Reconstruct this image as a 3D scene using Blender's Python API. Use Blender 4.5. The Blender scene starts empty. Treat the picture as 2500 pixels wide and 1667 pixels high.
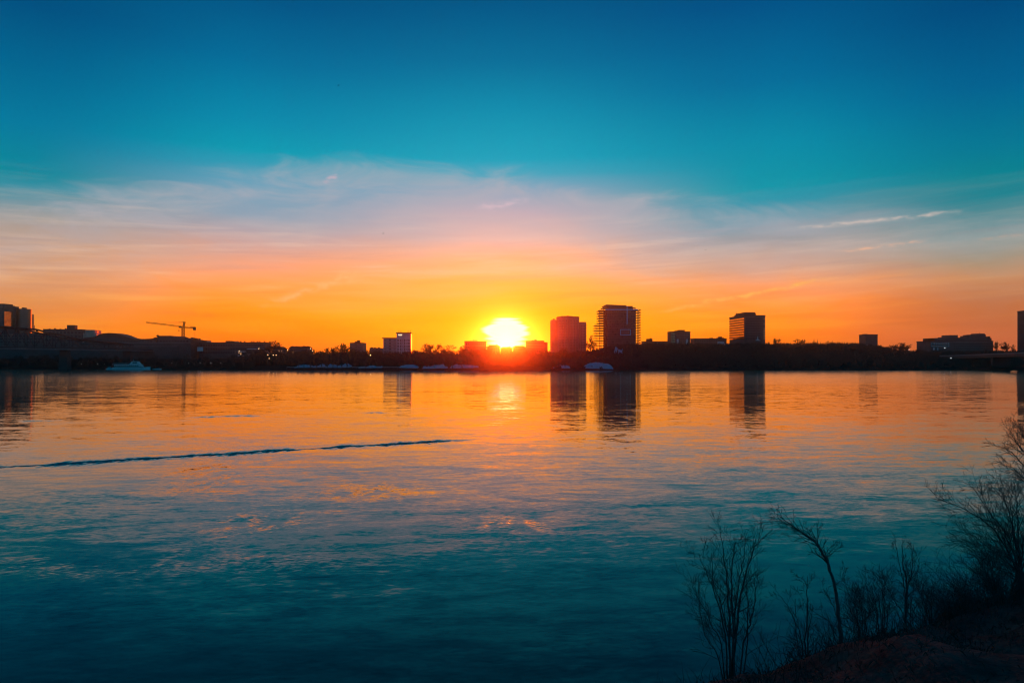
import bpy, math, random
from mathutils import Vector, Matrix, noise as mnoise

R = math.radians
SC = bpy.context.scene
COL = SC.collection
rnd = random.Random(7)

# ------------------------------------------------------------------ camera
F, HZ, CAMZ = 1667.0, 876.0, 8.0      # focal length in photo pixels, horizon row, eye height above the river
cam = bpy.data.cameras.new('camera')
cam.lens = 24.0; cam.sensor_width = 36.0
cam.shift_y = (HZ - 833.5) / 2500.0
cam.clip_start = 0.1; cam.clip_end = 20000
camo = bpy.data.objects.new('camera', cam); COL.objects.link(camo)
camo.location = (0, 0, CAMZ); camo.rotation_euler = (R(90), 0, 0)
SC.camera = camo

SUN_AZ = (1236 - 1250) / F            # radians right of the view axis
SUN_EL = R(1.36)

# ------------------------------------------------------------------ node helpers
class S:
    """a socket with arithmetic"""
    nt = None
    def __init__(s, sock): s.k = sock
    @staticmethod
    def m(op, *a, clamp=False):
        n = S.nt.nodes.new('ShaderNodeMath'); n.operation = op; n.use_clamp = clamp
        for i, v in enumerate(a):
            if isinstance(v, S): S.nt.links.new(v.k, n.inputs[i])
            else: n.inputs[i].default_value = v
        return S(n.outputs[0])
    def __add__(s, o): return S.m('ADD', s, o)
    __radd__ = __add__
    def __sub__(s, o): return S.m('SUBTRACT', s, o)
    def __rsub__(s, o): return S.m('SUBTRACT', o, s)
    def __mul__(s, o): return S.m('MULTIPLY', s, o)
    __rmul__ = __mul__
    def __truediv__(s, o): return S.m('DIVIDE', s, o)
    def __neg__(s): return S.m('MULTIPLY', s, -1.0)
def smooth(x, a, b, lo=0.0, hi=1.0, kind='SMOOTHSTEP'):
    n = S.nt.nodes.new('ShaderNodeMapRange'); n.interpolation_type = kind; n.clamp = True
    S.nt.links.new(x.k, n.inputs[0])
    for i, v in enumerate((a, b, lo, hi)): n.inputs[i + 1].default_value = v
    return S(n.outputs[0])
def comb(x, y, z=0.0):
    n = S.nt.nodes.new('ShaderNodeCombineXYZ')
    for i, v in enumerate((x, y, z)):
        if isinstance(v, S): S.nt.links.new(v.k, n.inputs[i])
        else: n.inputs[i].default_value = v
    return S(n.outputs[0])
def sep(v):
    n = S.nt.nodes.new('ShaderNodeSeparateXYZ'); S.nt.links.new(v.k, n.inputs[0])
    return [S(o) for o in n.outputs]
def noise(vec, scale=1.0, detail=3.0, rough=0.5, dist=0.0, color=False):
    n = S.nt.nodes.new('ShaderNodeTexNoise'); n.noise_dimensions = '3D'
    S.nt.links.new(vec.k, n.inputs['Vector'])
    n.inputs['Scale'].default_value = scale; n.inputs['Detail'].default_value = detail
    n.inputs['Roughness'].default_value = rough; n.inputs['Distortion'].default_value = dist
    return S(n.outputs['Color' if color else 'Fac'])
def exp_neg(x): return S.m('EXPONENT', -x)
def mixc(f, a, b, mode='MIX'):
    n = S.nt.nodes.new('ShaderNodeMix'); n.data_type = 'RGBA'; n.blend_type = mode
    for i, v in ((0, f), (6, a), (7, b)):
        if isinstance(v, S): S.nt.links.new(v.k, n.inputs[i])
        else: n.inputs[i].default_value = v if i == 0 else (*v, 1.0)
    return S(n.outputs[2])
def lin(c):
    return tuple((v / 255 / 12.92 if v / 255 <= 0.04045 else ((v / 255 + 0.055) / 1.055) ** 2.4) for v in c)
def ramp(fac, stops):
    n = S.nt.nodes.new('ShaderNodeValToRGB'); n.color_ramp.interpolation = 'LINEAR'
    e = n.color_ramp.elements
    stops = sorted(stops)
    e[0].position = stops[0][0]; e[0].color = (*stops[0][1], 1)
    e[1].position = stops[-1][0]; e[1].color = (*stops[-1][1], 1)
    for p, c in stops[1:-1]:
        k = e.new(p); k.color = (*c, 1)
    S.nt.links.new(fac.k, n.inputs[0])
    return S(n.outputs[0])

# ------------------------------------------------------------------ world: dusk sky
W = bpy.data.worlds.new('World'); SC.world = W; W.use_nodes = True
W.cycles.sampling_method = 'NONE'
nt = S.nt = W.node_tree; nt.nodes.clear()
tc = nt.nodes.new('ShaderNodeTexCoord')
dx, dy, dz = sep(S(tc.outputs['Generated']))
phi = S.m('ARCTAN2', dx, dy)
hyp = S.m('SQRT', dx * dx + dy * dy)
v = dz / S.m('MAXIMUM', hyp, 0.02)
wisp = noise(comb(phi * 2.2 + v * 1.2, v * 17.0, 3.1), 1.0, 4.0, 0.55, 0.5)          # long flat veils
wisp2 = noise(comb(phi * 5.0 + v * 6.0, v * 42.0, 9.4), 1.0, 4.0, 0.6, 0.3)
big = noise(comb(phi * 3.0, v * 7.0, 1.7), 1.0, 3.0, 0.5, 0.2)
low = smooth(v, 0.34, 0.14)
vw = v + (wisp - 0.5) * low * 0.036 + (big - 0.5) * low * 0.050
RT = 0.8
fac = S.m('MAXIMUM', vw / RT, 0.0)
COLS = [
 (50,  [(0,(0,79,134)),(150,(0,100,151)),(300,(0,122,161)),(425,(0,136,157)),(465,(48,143,162)),(510,(118,150,160)),(560,(166,156,146)),(620,(206,157,122)),(680,(226,152,92)),(740,(231,142,66)),(800,(240,136,30)),(870,(240,128,10))]),
 (650, [(0,(0,84,140)),(150,(0,108,161)),(300,(0,140,176)),(370,(0,155,181)),(405,(48,156,182)),(450,(100,160,186)),(520,(136,160,180)),(580,(196,162,160)),(630,(236,166,132)),(690,(251,166,80)),(750,(255,156,12)),(800,(255,140,0)),(860,(255,122,0))]),
 (1230,[(0,(0,85,140)),(150,(0,110,161)),(300,(0,148,181)),(385,(0,162,191)),(425,(62,165,190)),(460,(128,166,190)),(520,(196,175,184)),(580,(238,190,172)),(630,(250,192,138)),(690,(253,192,84)),(740,(253,186,50)),(790,(255,170,4)),(860,(255,150,0))]),
 (1850,[(0,(0,80,140)),(200,(0,110,156)),(350,(0,140,171)),(460,(0,150,171)),(500,(52,150,171)),(540,(118,155,170)),(600,(176,156,150)),(650,(216,157,126)),(700,(246,161,76)),(760,(255,150,20)),(820,(250,134,0)),(870,(246,122,0))]),
 (2450,[(0,(0,74,131)),(200,(0,98,146)),(350,(0,120,151)),(450,(0,131,146)),(490,(22,131,146)),(560,(110,145,150)),(620,(160,145,121)),(680,(206,142,92)),(740,(196,117,68)),(800,(206,108,58)),(860,(226,112,60))]),
]
cols = []
for px, st in COLS:
    p = math.atan2(px - 1250, F)
    stops = [((HZ - y) / F * math.cos(p) / RT, lin((c[0], c[1] * (1.015 if y < 200 else 1.0), c[2] * (.955 if y < 200 else .985)) if c[0] < 40 else c)) for y, c in st]
    stops = [(p_, (c[0] * (1.0 + 0.45 * max(0.0, (c[0] - .8) / .2) * max(0.0, min(1.0, (.46 - c[2]) / .3))), c[1], c[2])) for p_, c in stops]
    stops.append((0.82, lin((0, 62, 96)))); stops.append((1.0, lin((0, 50, 72))))
    cols.append((p, ramp(fac, stops)))
sky = cols[0][1]
for (p0, _), (p1, c1) in zip(cols, cols[1:]):
    sky = mixc(smooth(phi, p0, p1), sky, c1)
# the sky away from the sunset: a dim, even blue
east = ramp(fac, [(0.0, lin((40, 112, 142))), (0.12, lin((12, 124, 160))), (0.35, lin((0, 118, 160))), (1.0, lin((0, 52, 90)))])
absphi = S.m('ABSOLUTE', phi)
sky = mixc(smooth(absphi, 0.75, 1.5), sky, east)
# cirrus sheet with a feathered upper edge, arching over the sunset
EDGE = [(-300, 500), (50, 452), (319, 436), (600, 398), (850, 368), (1060, 388), (1275, 412), (1700, 470), (2126, 500), (2450, 508), (2800, 560)]
ev = [((math.atan2(px - 1250, F) + 1.2) / 2.4, (HZ - y) / F * math.cos(math.atan2(px - 1250, F))) for px, y in EDGE]
edge = ramp((phi + 1.2) / 2.4, [(a, (b, b, b)) for a, b in ev])
ex, _, _ = sep(edge)
brush = noise(comb(phi * 6.0 - v * 9.0, v * 20.0 + phi * 3.0, 12.0), 1.0, 5.0, 0.62, 0.9)
dd = ex - v + (brush - 0.5) * 0.060 + (wisp - 0.5) * 0.02
rightfade = smooth(phi, 0.25, 0.60, 1.0, 0.30)
sheet = rightfade * smooth(dd, -0.004, 0.030) * smooth(dd, 0.20, 0.03) * smooth(absphi, 1.3, 0.8)
sky = mixc(sheet * smooth(brush, 0.28, 0.72, 0.06, 0.60), sky, lin((186, 178, 184)))
# cirrus veils catching the light
strand = noise(comb(phi * 4.2 + v * 4.0, v * 88.0 - phi * 5.0, 21.0), 1.0, 4.0, 0.6, 0.5)
veil = rightfade * smooth(wisp, 0.46, 0.76) * smooth(v, 0.23, 0.13) * smooth(v, 0.0, 0.05) * smooth(absphi, 1.6, 0.9)
fine = rightfade * smooth(wisp2 * 0.5 + strand * 0.5, 0.48, 0.70) * smooth(v, 0.25, 0.14) * smooth(absphi, 1.6, 0.9)
dull = smooth(wisp, 0.46, 0.26) * smooth(v, 0.24, 0.10) * smooth(absphi, 1.6, 0.9)
veilc = mixc(smooth(v, 0.05, 0.15), (1.2, 0.50, 0.03), lin((250, 212, 186)))
sky = mixc(veil * 0.42, sky, veilc)
sky = mixc(fine * 0.36, sky, veilc)
darkst = smooth(strand, 0.50, 0.30) * smooth(v, 0.23, 0.13) * smooth(absphi, 1.6, 0.9)
sky = mixc(darkst * 0.13, sky, mixc(smooth(v, 0.05, 0.15), lin((205, 100, 20)), lin((160, 130, 135))))
sky = mixc(dull * 0.16, sky, mixc(smooth(v, 0.05, 0.15), lin((190, 95, 25)), lin((150, 105, 95))))
# cloud banks low on the right
bank = smooth(noise(comb(phi * 2.6, v * 22.0, 5.5), 1.0, 3.0, 0.5, 0.4), 0.50, 0.72) * smooth(phi, 0.30, 0.62) * smooth(v, 0.13, 0.05) * smooth(absphi, 1.6, 0.9)
sky = mixc(bank * 0.42, sky, lin((150, 82, 52)))
# glow round the low sun
SV = (HZ - 812) / F
streak = noise(comb(phi * 9.0, v * 190.0, 0.3), 1.0, 3.0, 0.6)
tx, ty = phi - SUN_AZ, v - SV
halo = exp_neg((tx * tx) / (0.190 ** 2) + (ty * ty) / (0.042 ** 2))
sky = mixc(halo * 0.80, sky, (1.6, 0.57, 0.0))
halo2 = exp_neg((tx * tx) / (0.060 ** 2) + (ty * ty) / (0.045 ** 2))
sky = mixc(smooth(halo2 + (streak - 0.5) * 0.9, 0.62, 1.2) * 0.45, sky, (1.5, 0.58, 0.04))
q = S.m('SQRT', (tx * tx) / (0.031 ** 2) + (ty * ty) / (0.0235 ** 2)) + (streak - 0.5) * 1.15
core = smooth(q, 1.15, 0.80)
sky = mixc(core, sky, (1.25, 1.02, 0.97))
sky = mixc(smooth(q, 0.85, 0.45), sky, (7.0, 3.8, 0.90))
# contrails, as short bright lines across the sky
cwob = noise(comb(phi * 26.0, v * 26.0, 4.0), 1.0, 2.0) - 0.5
cpuff = smooth(noise(comb(phi * 55.0, v * 120.0, 6.0), 1.0, 2.0, 0.6), 0.25, 0.7)
def contrail(x0, y0, x1, y1, w, strength, col):
    global sky
    def pt(x, y):
        a = math.atan2(x - 1250, F); return a, (HZ - y) / F * math.cos(a)
    (a0, b0), (a1, b1) = pt(x0, y0), pt(x1, y1)
    L = math.hypot(a1 - a0, b1 - b0); ux, uy = (a1 - a0) / L, (b1 - b0) / L
    wob = cwob * (w * 5)
    along = (phi - a0) * ux + (v - b0) * uy
    perp = (v - b0) * ux - (phi - a0) * uy + wob
    msk = exp_neg((perp * perp) / (w * w)) * smooth(along, 0.0, L * 0.3) * smooth(along, L, L * 0.8) * cpuff
    sky = mixc(msk * strength, sky, lin(col))
contrail(1890, 560, 2375, 514, 0.0022, 0.85, (206, 190, 182))
contrail(2020, 614, 2270, 590, 0.0018, 0.95, (230, 180, 150))
contrail(2380, 586, 2520, 574, 0.0018, 0.60, (196, 165, 145))
contrail(1560, 772, 2060, 670, 0.0028, 0.90, (255, 186, 90))
contrail(620, 752, 900, 660, 0.0050, 0.60, (255, 195, 130))
contrail(1150, 512, 1300, 486, 0.0050, 0.40, (236, 200, 205))
contrail(340, 758, 540, 772, 0.0026, 0.35, (190, 110, 60))
contrail(786, 452, 830, 430, 0.0036, 0.80, (214, 180, 190))

nish = nt.nodes.new('ShaderNodeTexSky'); nish.sky_type = 'NISHITA'; nish.sun_disc = False
nish.sun_elevation = SUN_EL; nish.sun_rotation = SUN_AZ
bg1 = nt.nodes.new('ShaderNodeBackground'); bg1.inputs[1].default_value = 1.0
nt.links.new(sky.k, bg1.inputs[0])
bg2 = nt.nodes.new('ShaderNodeBackground'); bg2.inputs[1].default_value = 0.0004
nt.links.new(nish.outputs[0], bg2.inputs[0])
addn = nt.nodes.new('ShaderNodeAddShader')
nt.links.new(bg1.outputs[0], addn.inputs[0]); nt.links.new(bg2.outputs[0], addn.inputs[1])
wo = nt.nodes.new('ShaderNodeOutputWorld'); nt.links.new(addn.outputs[0], wo.inputs[0])

# ------------------------------------------------------------------ sun and exposure
sl = bpy.data.lights.new('sun', 'SUN'); sl.energy = 2.2; sl.angle = R(0.5); sl.color = (1.0, 0.050, 0.002)
so = bpy.data.objects.new('sun', sl); COL.objects.link(so)
tosun = Vector((math.sin(SUN_AZ) * math.cos(SUN_EL), math.cos(SUN_AZ) * math.cos(SUN_EL), math.sin(SUN_EL)))
so.rotation_euler = tosun.to_track_quat('Z', 'Y').to_euler()
SC.view_settings.view_transform = 'Standard'; SC.view_settings.look = 'None'
SC.view_settings.exposure = 0.0; SC.view_settings.gamma = 1.0; SC.view_settings.use_curve_mapping = False
SC.cycles.use_denoising = True; SC.cycles.filter_width = 1.15; SC.cycles.adaptive_threshold = 0.02
SC.cycles.max_bounces = 3; SC.cycles.diffuse_bounces = 1; SC.cycles.glossy_bounces = 3
SC.cycles.caustics_reflective = False; SC.cycles.caustics_refractive = False
SC.cycles.volume_bounces = 0; SC.cycles.use_light_tree = False
SC.cycles.sample_clamp_indirect = 4.0

# ------------------------------------------------------------------ materials
def mat(name, color, rough=0.8, metal=0.0, var=0.25, scale=0.6, emit=None, spec=0.3, bump=0.0):
    m = bpy.data.materials.new(name); m.use_nodes = True
    t = S.nt = m.node_tree; b = t.nodes['Principled BSDF']
    b.inputs['Roughness'].default_value = rough; b.inputs['Metallic'].default_value = metal
    b.inputs['Specular IOR Level'].default_value = spec
    g = t.nodes.new('ShaderNodeTexCoord')
    n = noise(S(g.outputs['Object']), scale, 4.0, 0.6)
    n2 = noise(S(g.outputs['Object']), scale * 7.3, 3.0, 0.6)
    f = smooth(n * 0.65 + n2 * 0.35, 0.30, 0.70)
    c = mixc(f, tuple(x * (1 - var) for x in color), tuple(min(1, x * (1 + var)) for x in color))
    t.links.new(c.k, b.inputs['Base Color'])
    if bump:
        bn = t.nodes.new('ShaderNodeBump'); bn.inputs['Strength'].default_value = bump; bn.inputs['Distance'].default_value = 0.05
        t.links.new(n2.k, bn.inputs['Height']); t.links.new(bn.outputs[0], b.inputs['Normal'])
    if emit:
        m.cycles.emission_sampling = 'NONE'
        b.inputs['Emission Color'].default_value = (*emit[0], 1); b.inputs['Emission Strength'].default_value = emit[1]
    return m
M = {}
M['concrete'] = mat('concrete', (0.15, 0.17, 0.165), 0.85, scale=0.15)
M['concrete_dark'] = mat('dark_concrete', (0.075, 0.105, 0.105), 0.85, scale=0.15)
M['brick'] = mat('brick', (0.20, 0.11, 0.08), 0.85, scale=0.2)
M['sunlit_pink'] = mat('sunlit_pink_wall', (0.75, 0.42, 0.33), 0.7, scale=0.2)  # sun-struck pink of the end walls put into the base colour
M['painted'] = mat('painted_side_wall', (0.24, 0.22, 0.19), 0.35, scale=0.1, spec=0.5)
M['hotel_wall'] = mat('hotel_render', (0.40, 0.46, 0.50), 0.8, scale=0.15)
M['glass'] = mat('window_glass', (0.03, 0.035, 0.04), 0.08, var=0.1, spec=0.6)
M['coated'] = mat('coated_glass', (0.66, 0.44, 0.22), 0.12, metal=1.0, var=0.18, scale=0.3)
M['bronze'] = mat('bronze_cladding', (0.14, 0.075, 0.035), 0.22, spec=0.9, var=0.2, scale=0.3)
M['coated_dark'] = mat('dark_coated_glass', (0.30, 0.30, 0.32), 0.15, metal=1.0, var=0.2, scale=0.3)
M['panel_white'] = mat('pale_panel', (0.55, 0.58, 0.60), 0.6, scale=0.3)
M['roof'] = mat('roof_felt', (0.05, 0.05, 0.05), 0.9)
M['steel'] = mat('dark_steel', (0.05, 0.055, 0.06), 0.55, metal=0.3)
M['steel_grey'] = mat('grey_steel', (0.16, 0.18, 0.19), 0.6, metal=0.2)
M['crane'] = mat('crane_paint', (0.28, 0.12, 0.04), 0.6)
M['blue'] = mat('blue_sheeting', (0.08, 0.66, 0.95), 0.5, var=0.06)
M['white'] = mat('white_paint', (0.75, 0.78, 0.80), 0.35, var=0.06)
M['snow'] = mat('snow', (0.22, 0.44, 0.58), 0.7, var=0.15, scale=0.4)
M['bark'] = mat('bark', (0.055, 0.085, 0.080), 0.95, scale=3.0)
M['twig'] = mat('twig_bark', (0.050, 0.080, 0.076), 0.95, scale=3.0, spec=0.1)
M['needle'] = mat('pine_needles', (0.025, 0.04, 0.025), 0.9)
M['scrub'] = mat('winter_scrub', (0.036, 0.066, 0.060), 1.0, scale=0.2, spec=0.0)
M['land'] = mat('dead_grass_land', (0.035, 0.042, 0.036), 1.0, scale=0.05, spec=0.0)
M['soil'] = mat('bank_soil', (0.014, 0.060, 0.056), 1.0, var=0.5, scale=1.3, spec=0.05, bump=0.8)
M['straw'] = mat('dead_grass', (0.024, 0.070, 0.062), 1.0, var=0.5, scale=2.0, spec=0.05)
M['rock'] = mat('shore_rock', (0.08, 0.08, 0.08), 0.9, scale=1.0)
M['lamp'] = mat('lamp_glow', (0.9, 0.6, 0.3), 0.5, emit=((1.0, 0.55, 0.22), 4.0))
M['lamp_white'] = mat('white_lamp_glow', (0.9, 0.9, 0.9), 0.5, emit=((0.85, 1.0, 1.0), 0.9))
M['litwin'] = mat('lit_window_glow', (0.8, 0.5, 0.25), 0.5, emit=((1.0, 0.45, 0.18), 0.45))
M['sign'] = mat('lit_sign', (0.9, 0.8, 0.6), 0.5, emit=((1.0, 0.72, 0.42), 1.3))

# water: Fresnel reflection off real-sized ripples (slopes in metres of river surface)
def water_material():
    m = bpy.data.materials.new('river_water'); m.use_nodes = True
    t = S.nt = m.node_tree; b = t.nodes['Principled BSDF']
    b.inputs['Base Color'].default_value = (0.006, 0.058, 0.020, 1)
    b.inputs['IOR'].default_value = 1.345
    g = t.nodes.new('ShaderNodeTexCoord'); P = S(g.outputs['Object'])
    X, Y, Z = sep(P)
    far = smooth(Y, 30.0, 260.0)                       # ripples merge into an even sheen far out
    def slopes(sx, sy, seed, detail=2.0, rough=0.5, dist=0.3):
        c = noise(comb(X * sx + Y * sx * 0.22, Y * sy - X * sy * 0.10, seed), 1.0, detail, rough, dist, color=True)
        r, gg, bb = sep(c); return r - 0.5, gg - 0.5
    patch = noise(comb(X * 0.030, Y * 0.085, 2.0), 1.0, 3.0, 0.55, 0.6)
    calm = smooth(patch, 0.34, 0.62)
    ax1, ay1 = slopes(0.09, 0.26, 4.0, 2.0, 0.5, 0.9)
    ax2, ay2 = slopes(0.42, 1.25, 8.0, 2.0, 0.5, 0.8)
    ax3, ay3 = slopes(2.0, 4.80, 15.0, 3.0, 0.55, 0.8)
    ax4, ay4 = slopes(4.0, 9.0, 22.0, 2.0)
    # eddy line: a rough seam in the current, left of the view axis
    wig = (noise(comb(X * 0.16, 0.0, 7.0), 1.0, 4.0, 0.6) - 0.5) * 5.0
    yc = 50.5 + (X + 37.5) * 0.52 + wig
    wid = smooth(noise(comb(X * 0.35, 0.3, 1.0), 1.0, 2.0), 0.3, 0.7, 0.26, 1.15)
    chop = noise(comb(X * 1.6, Y * 1.6, 41.0), 1.0, 3.0, 0.6) - 0.5
    d = (Y - yc) / wid + chop * 4.0
    seam = exp_neg(d * d) * smooth(X, -3.0, -8.0) * smooth(chop, -0.22, 0.05, 0.35, 1.0)
    soft = exp_neg((Y - yc - 2.0) * (Y - yc - 2.0) / 9.0) * smooth(X, -4.0, -12.0)
    # more, fainter seams farther out
    yc2 = 92.0 + (X + 50.0) * 0.30 + wig * 2.4
    d2 = (Y - yc2) / 1.3
    seam2 = exp_neg(d2 * d2) * smooth(noise(comb(X * 0.09, 0.0, 3.0), 1.0, 3.0), 0.47, 0.60) * smooth(X, -2.0, -16.0) * smooth(chop, -0.15, 0.10)
    yc3 = 33.0 + (X + 20.0) * 0.16 + wig
    d3 = (Y - yc3) / 0.7
    seam3 = exp_neg(d3 * d3) * smooth(noise(comb(X * 0.2, 0.0, 13.0), 1.0, 3.0), 0.45, 0.60) * 0.30 * smooth(chop, -0.12, 0.12)
    yc4 = 48.0 - (X - 20.0) * 0.20 + wig
    d4 = (Y - yc4) / 0.8
    seam4 = exp_neg(d4 * d4) * smooth(noise(comb(X * 0.2, 0.0, 17.0), 1.0, 3.0), 0.42, 0.60) * 0.28 * smooth(X, 6.0, 12.0) * smooth(chop, -0.12, 0.12)
    seams = seam + seam2 * 0.5 + (seam3 + seam4) * 0.35
    # boils where the current wells up: ruffled, glittering patches
    def boil(x, y, rx, ry):
        u = (X - x) / rx; w_ = (Y - y) / ry
        return exp_neg(u * u + w_ * w_)
    br = noise(comb(X * 0.9, Y * 0.5, 31.0), 1.0, 3.0, 0.6)
    boils = (boil(-22.5, 50, 2.2, 3.4) + boil(-19.5, 44, 2.0, 3.4) + boil(-12.5, 33, 2.4, 2.6) + boil(-8.5, 41, 3.0, 3.0) + boil(0.0, 33, 2.2, 1.8) + boil(-11.0, 27, 4.0, 1.6) * 0.6 + boil(-18.0, 26, 5.0, 1.6) * 0.5) * smooth(br, 0.40, 0.60)
    near = 1.0 - far
    amp3 = (0.026 + 0.062 * calm) * near + 0.020 * far
    amp3 = amp3 + boils * 0.16 + soft * 0.05 + seams * 0.12
    sy = ay1 * (0.050 * near + 0.016 * far) + ay2 * (0.088 * near + 0.026 * far) + ay3 * amp3 + ay4 * (0.046 * near + boils * 0.24)
    sx = ax1 * 0.020 + ax2 * (0.034 * near + 0.010 * far) + ax3 * amp3 * 0.55 + ax4 * (0.03 * near + boils * 0.12)
    sy = sy - seams * 0.230 + boils * 0.032 - smooth(Y, 90.0, 330.0) * 0.030   # far out only the near faces of the ripples show
    nrm = t.nodes.new('ShaderNodeVectorMath'); nrm.operation = 'NORMALIZE'
    t.links.new(comb(sx, sy, 1.0).k, nrm.inputs[0])
    t.links.new(nrm.outputs[0], b.inputs['Normal'])
    vfar = smooth(Y, 130.0, 420.0)
    rough = 0.030 * near + 0.085 * far + 0.02 * vfar + (patch - 0.5) * 0.06 * far + boils * 0.05
    t.links.new(S.m('MAXIMUM', rough, 0.03).k, b.inputs['Roughness'])
    return m
M['water'] = water_material()

# ------------------------------------------------------------------ mesh helpers
class MB:
    def __init__(s): s.v = []; s.f = []
    def quadbox(s, p):                       # eight corners: bottom ring, top ring
        o = len(s.v); s.v += p
        s.f += [(o, o+3, o+2, o+1), (o+4, o+5, o+6, o+7)] + [(o+i, o+(i+1) % 4, o+4+(i+1) % 4, o+4+i) for i in range(4)]; return s
    def box(s, x0, x1, y0, y1, z0, z1):
        s.quadbox([(x0,y0,z0),(x1,y0,z0),(x1,y1,z0),(x0,y1,z0),(x0,y0,z1),(x1,y0,z1),(x1,y1,z1),(x0,y1,z1)]); return s
    def prism(s, poly, z0, z1):              # plan polygon, counter-clockwise
        o = len(s.v); n = len(poly)
        s.v += [(x, y, z0) for x, y in poly] + [(x, y, z1) for x, y in poly]
        s.f += [tuple(range(o+n-1, o-1, -1)), tuple(range(o+n, o+2*n))]
        s.f += [(o+i, o+(i+1) % n, o+n+(i+1) % n, o+n+i) for i in range(n)]; return s
    def extr(s, prof, y0, y1):               # elevation polygon (x, z) pushed back along y
        o = len(s.v); n = len(prof)
        s.v += [(x, y0, z) for x, z in prof] + [(x, y1, z) for x, z in prof]
        s.f += [tuple(range(o, o+n)), tuple(range(o+2*n-1, o+n-1, -1))]
        s.f += [(o+(i+1) % n, o+i, o+n+i, o+n+(i+1) % n) for i in range(n)]; return s
    def tube(s, pts, rad, k=4):
        pts = [Vector(p) for p in pts]
        if not isinstance(rad, (list, tuple)): rad = [rad] * len(pts)
        o = len(s.v); n = len(pts)
        for i, p in enumerate(pts):
            d = (pts[min(i+1, n-1)] - pts[max(i-1, 0)])
            d = d.normalized() if d.length > 1e-9 else Vector((0, 0, 1))
            a = d.cross(Vector((0, 0, 1)) if abs(d.z) < 0.9 else Vector((1, 0, 0))).normalized(); b = d.cross(a)
            for j in range(k):
                t = 2 * math.pi * j / k
                s.v.append(tuple(p + (a * math.cos(t) + b * math.sin(t)) * rad[i]))
        for i in range(n - 1):
            for j in range(k):
                s.f.append((o+i*k+j, o+i*k+(j+1) % k, o+(i+1)*k+(j+1) % k, o+(i+1)*k+j))
        s.f += [tuple(o+j for j in range(k-1, -1, -1)), tuple(o+(n-1)*k+j for j in range(k))]; return s
    def bar(s, a, b, w): return s.tube([a, b], w * 0.7071, 4)
    def mesh(s, name, m):
        me = bpy.data.meshes.new(name); me.from_pydata(s.v, [], s.f); me.materials.append(m); me.update(); return me
    def obj(s, name, m, parent=None, loc=(0, 0, 0)):
        return link(name, s.mesh(name, m), parent, loc)
def link(name, me, parent=None, loc=(0, 0, 0)):
    o = bpy.data.objects.new(name, me); COL.objects.link(o); o.parent = parent; o.location = loc; return o
def tag(o, label, cat=None, group=None, kind=None):
    o['label'] = label
    if cat: o['category'] = cat
    if group: o['group'] = group
    if kind: o['kind'] = kind
    return o
def thing(name, label, cat, loc=(0, 0, 0), rz=0.0, group=None):
    o = bpy.data.objects.new(name, None); COL.objects.link(o); o.location = loc; o.rotation_euler = (0, 0, rz)
    o.empty_display_size = 0.2
    return tag(o, label, cat, group)
def structure(o): o['kind'] = 'structure'; return o
def smooth_shade(me):
    for p in me.polygons: p.use_smooth = True
def X(px, Y): return (px - 1250.0) / F * Y
def Z(py, Y): return CAMZ + (HZ - py) / F * Y
def lerp(tab, x):
    if x <= tab[0][0]: return tab[0][1]
    for (a, p), (b, q_) in zip(tab, tab[1:]):
        if x <= b:
            t = (x - a) / (b - a); t = t * t * (3 - 2 * t); return p + (q_ - p) * t
    return tab[-1][1]

# ------------------------------------------------------------------ far shore terrain
SHORE = [(-900, 560), (-460, 535), (-330, 528), (-230, 506), (-150, 466), (-100, 458), (20, 457), (80, 470), (220, 492), (440, 500), (900, 530)]
def shore(x): return lerp(SHORE, x) + 2.2 * mnoise.noise(Vector((x * 0.03, 0, 0))) + 0.9 * mnoise.noise(Vector((x * 0.13, 4, 0)))
PLAT = [(-900, 8), (-260, 8), (-190, 8.5), (20, 8.5), (60, 10), (110, 18.5), (330, 19), (370, 12.5), (900, 12.5)]
def land(x, y):
    s = y - shore(x); h = lerp(PLAT, x)
    k = lerp([(0, 1.0), (70, 2.1), (900, 2.1)], x)        # on the right the ground stays low for longer
    if s > 4: s = 4 + (s - 4) / k
    if s < 0: return s * 0.25
    if s < 4: return 1.3 * (1 - (1 - s / 4) ** 2)
    if s < 26: return 1.3 + (h * 0.35 - 1.3) * (s - 4) / 22
    if s < 75:
        t = (s - 26) / 49; return h * 0.35 + h * 0.65 * t * t * (3 - 2 * t)
    return h
rows = [-14, -6, -2, 0, 1.2, 2.5, 4, 7, 11, 16, 21, 26, 33, 41, 50, 60, 75, 95, 115, 140, 165, 180, 320, 600, 1100, 2000, 3600]
xs = [-2600 + i * 100 for i in range(19)] + [-720 + i * 6 for i in range(241)] + [800 + i * 100 for i in range(19)]
mb = MB()
for s in rows:
    for x in xs:
        y = shore(x) + s
        z = land(x, y) + (0.45 * mnoise.noise(Vector((x * 0.09, y * 0.09, 2))) if s > 0 else 0)
        mb.v.append((x, y, z))
n = len(xs)
for j in range(len(rows) - 1):
    for i in range(n - 1):
        mb.f.append((j*n+i, j*n+i+1, (j+1)*n+i+1, (j+1)*n+i))
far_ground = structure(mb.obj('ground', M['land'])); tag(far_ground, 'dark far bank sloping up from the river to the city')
smooth_shade(far_ground.data)

# ------------------------------------------------------------------ river
mb = MB(); ys = [4, 12, 20, 30, 45, 70, 110, 170, 260, 380, 520, 660, 900]
xw = [-2600, -900, -400, -150, -50, 0, 50, 150, 400, 900, 2600]
for y in ys:
    for x in xw: mb.v.append((x, y if y > 4 else -60, 0.0))
for j in range(len(ys) - 1):
    for i in range(len(xw) - 1):
        a = j * len(xw) + i; mb.f.append((a, a + 1, a + 1 + len(xw), a + len(xw)))
tag(structure(mb.obj('water', M['water'])), 'wide calm river reflecting the sunset sky')

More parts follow.
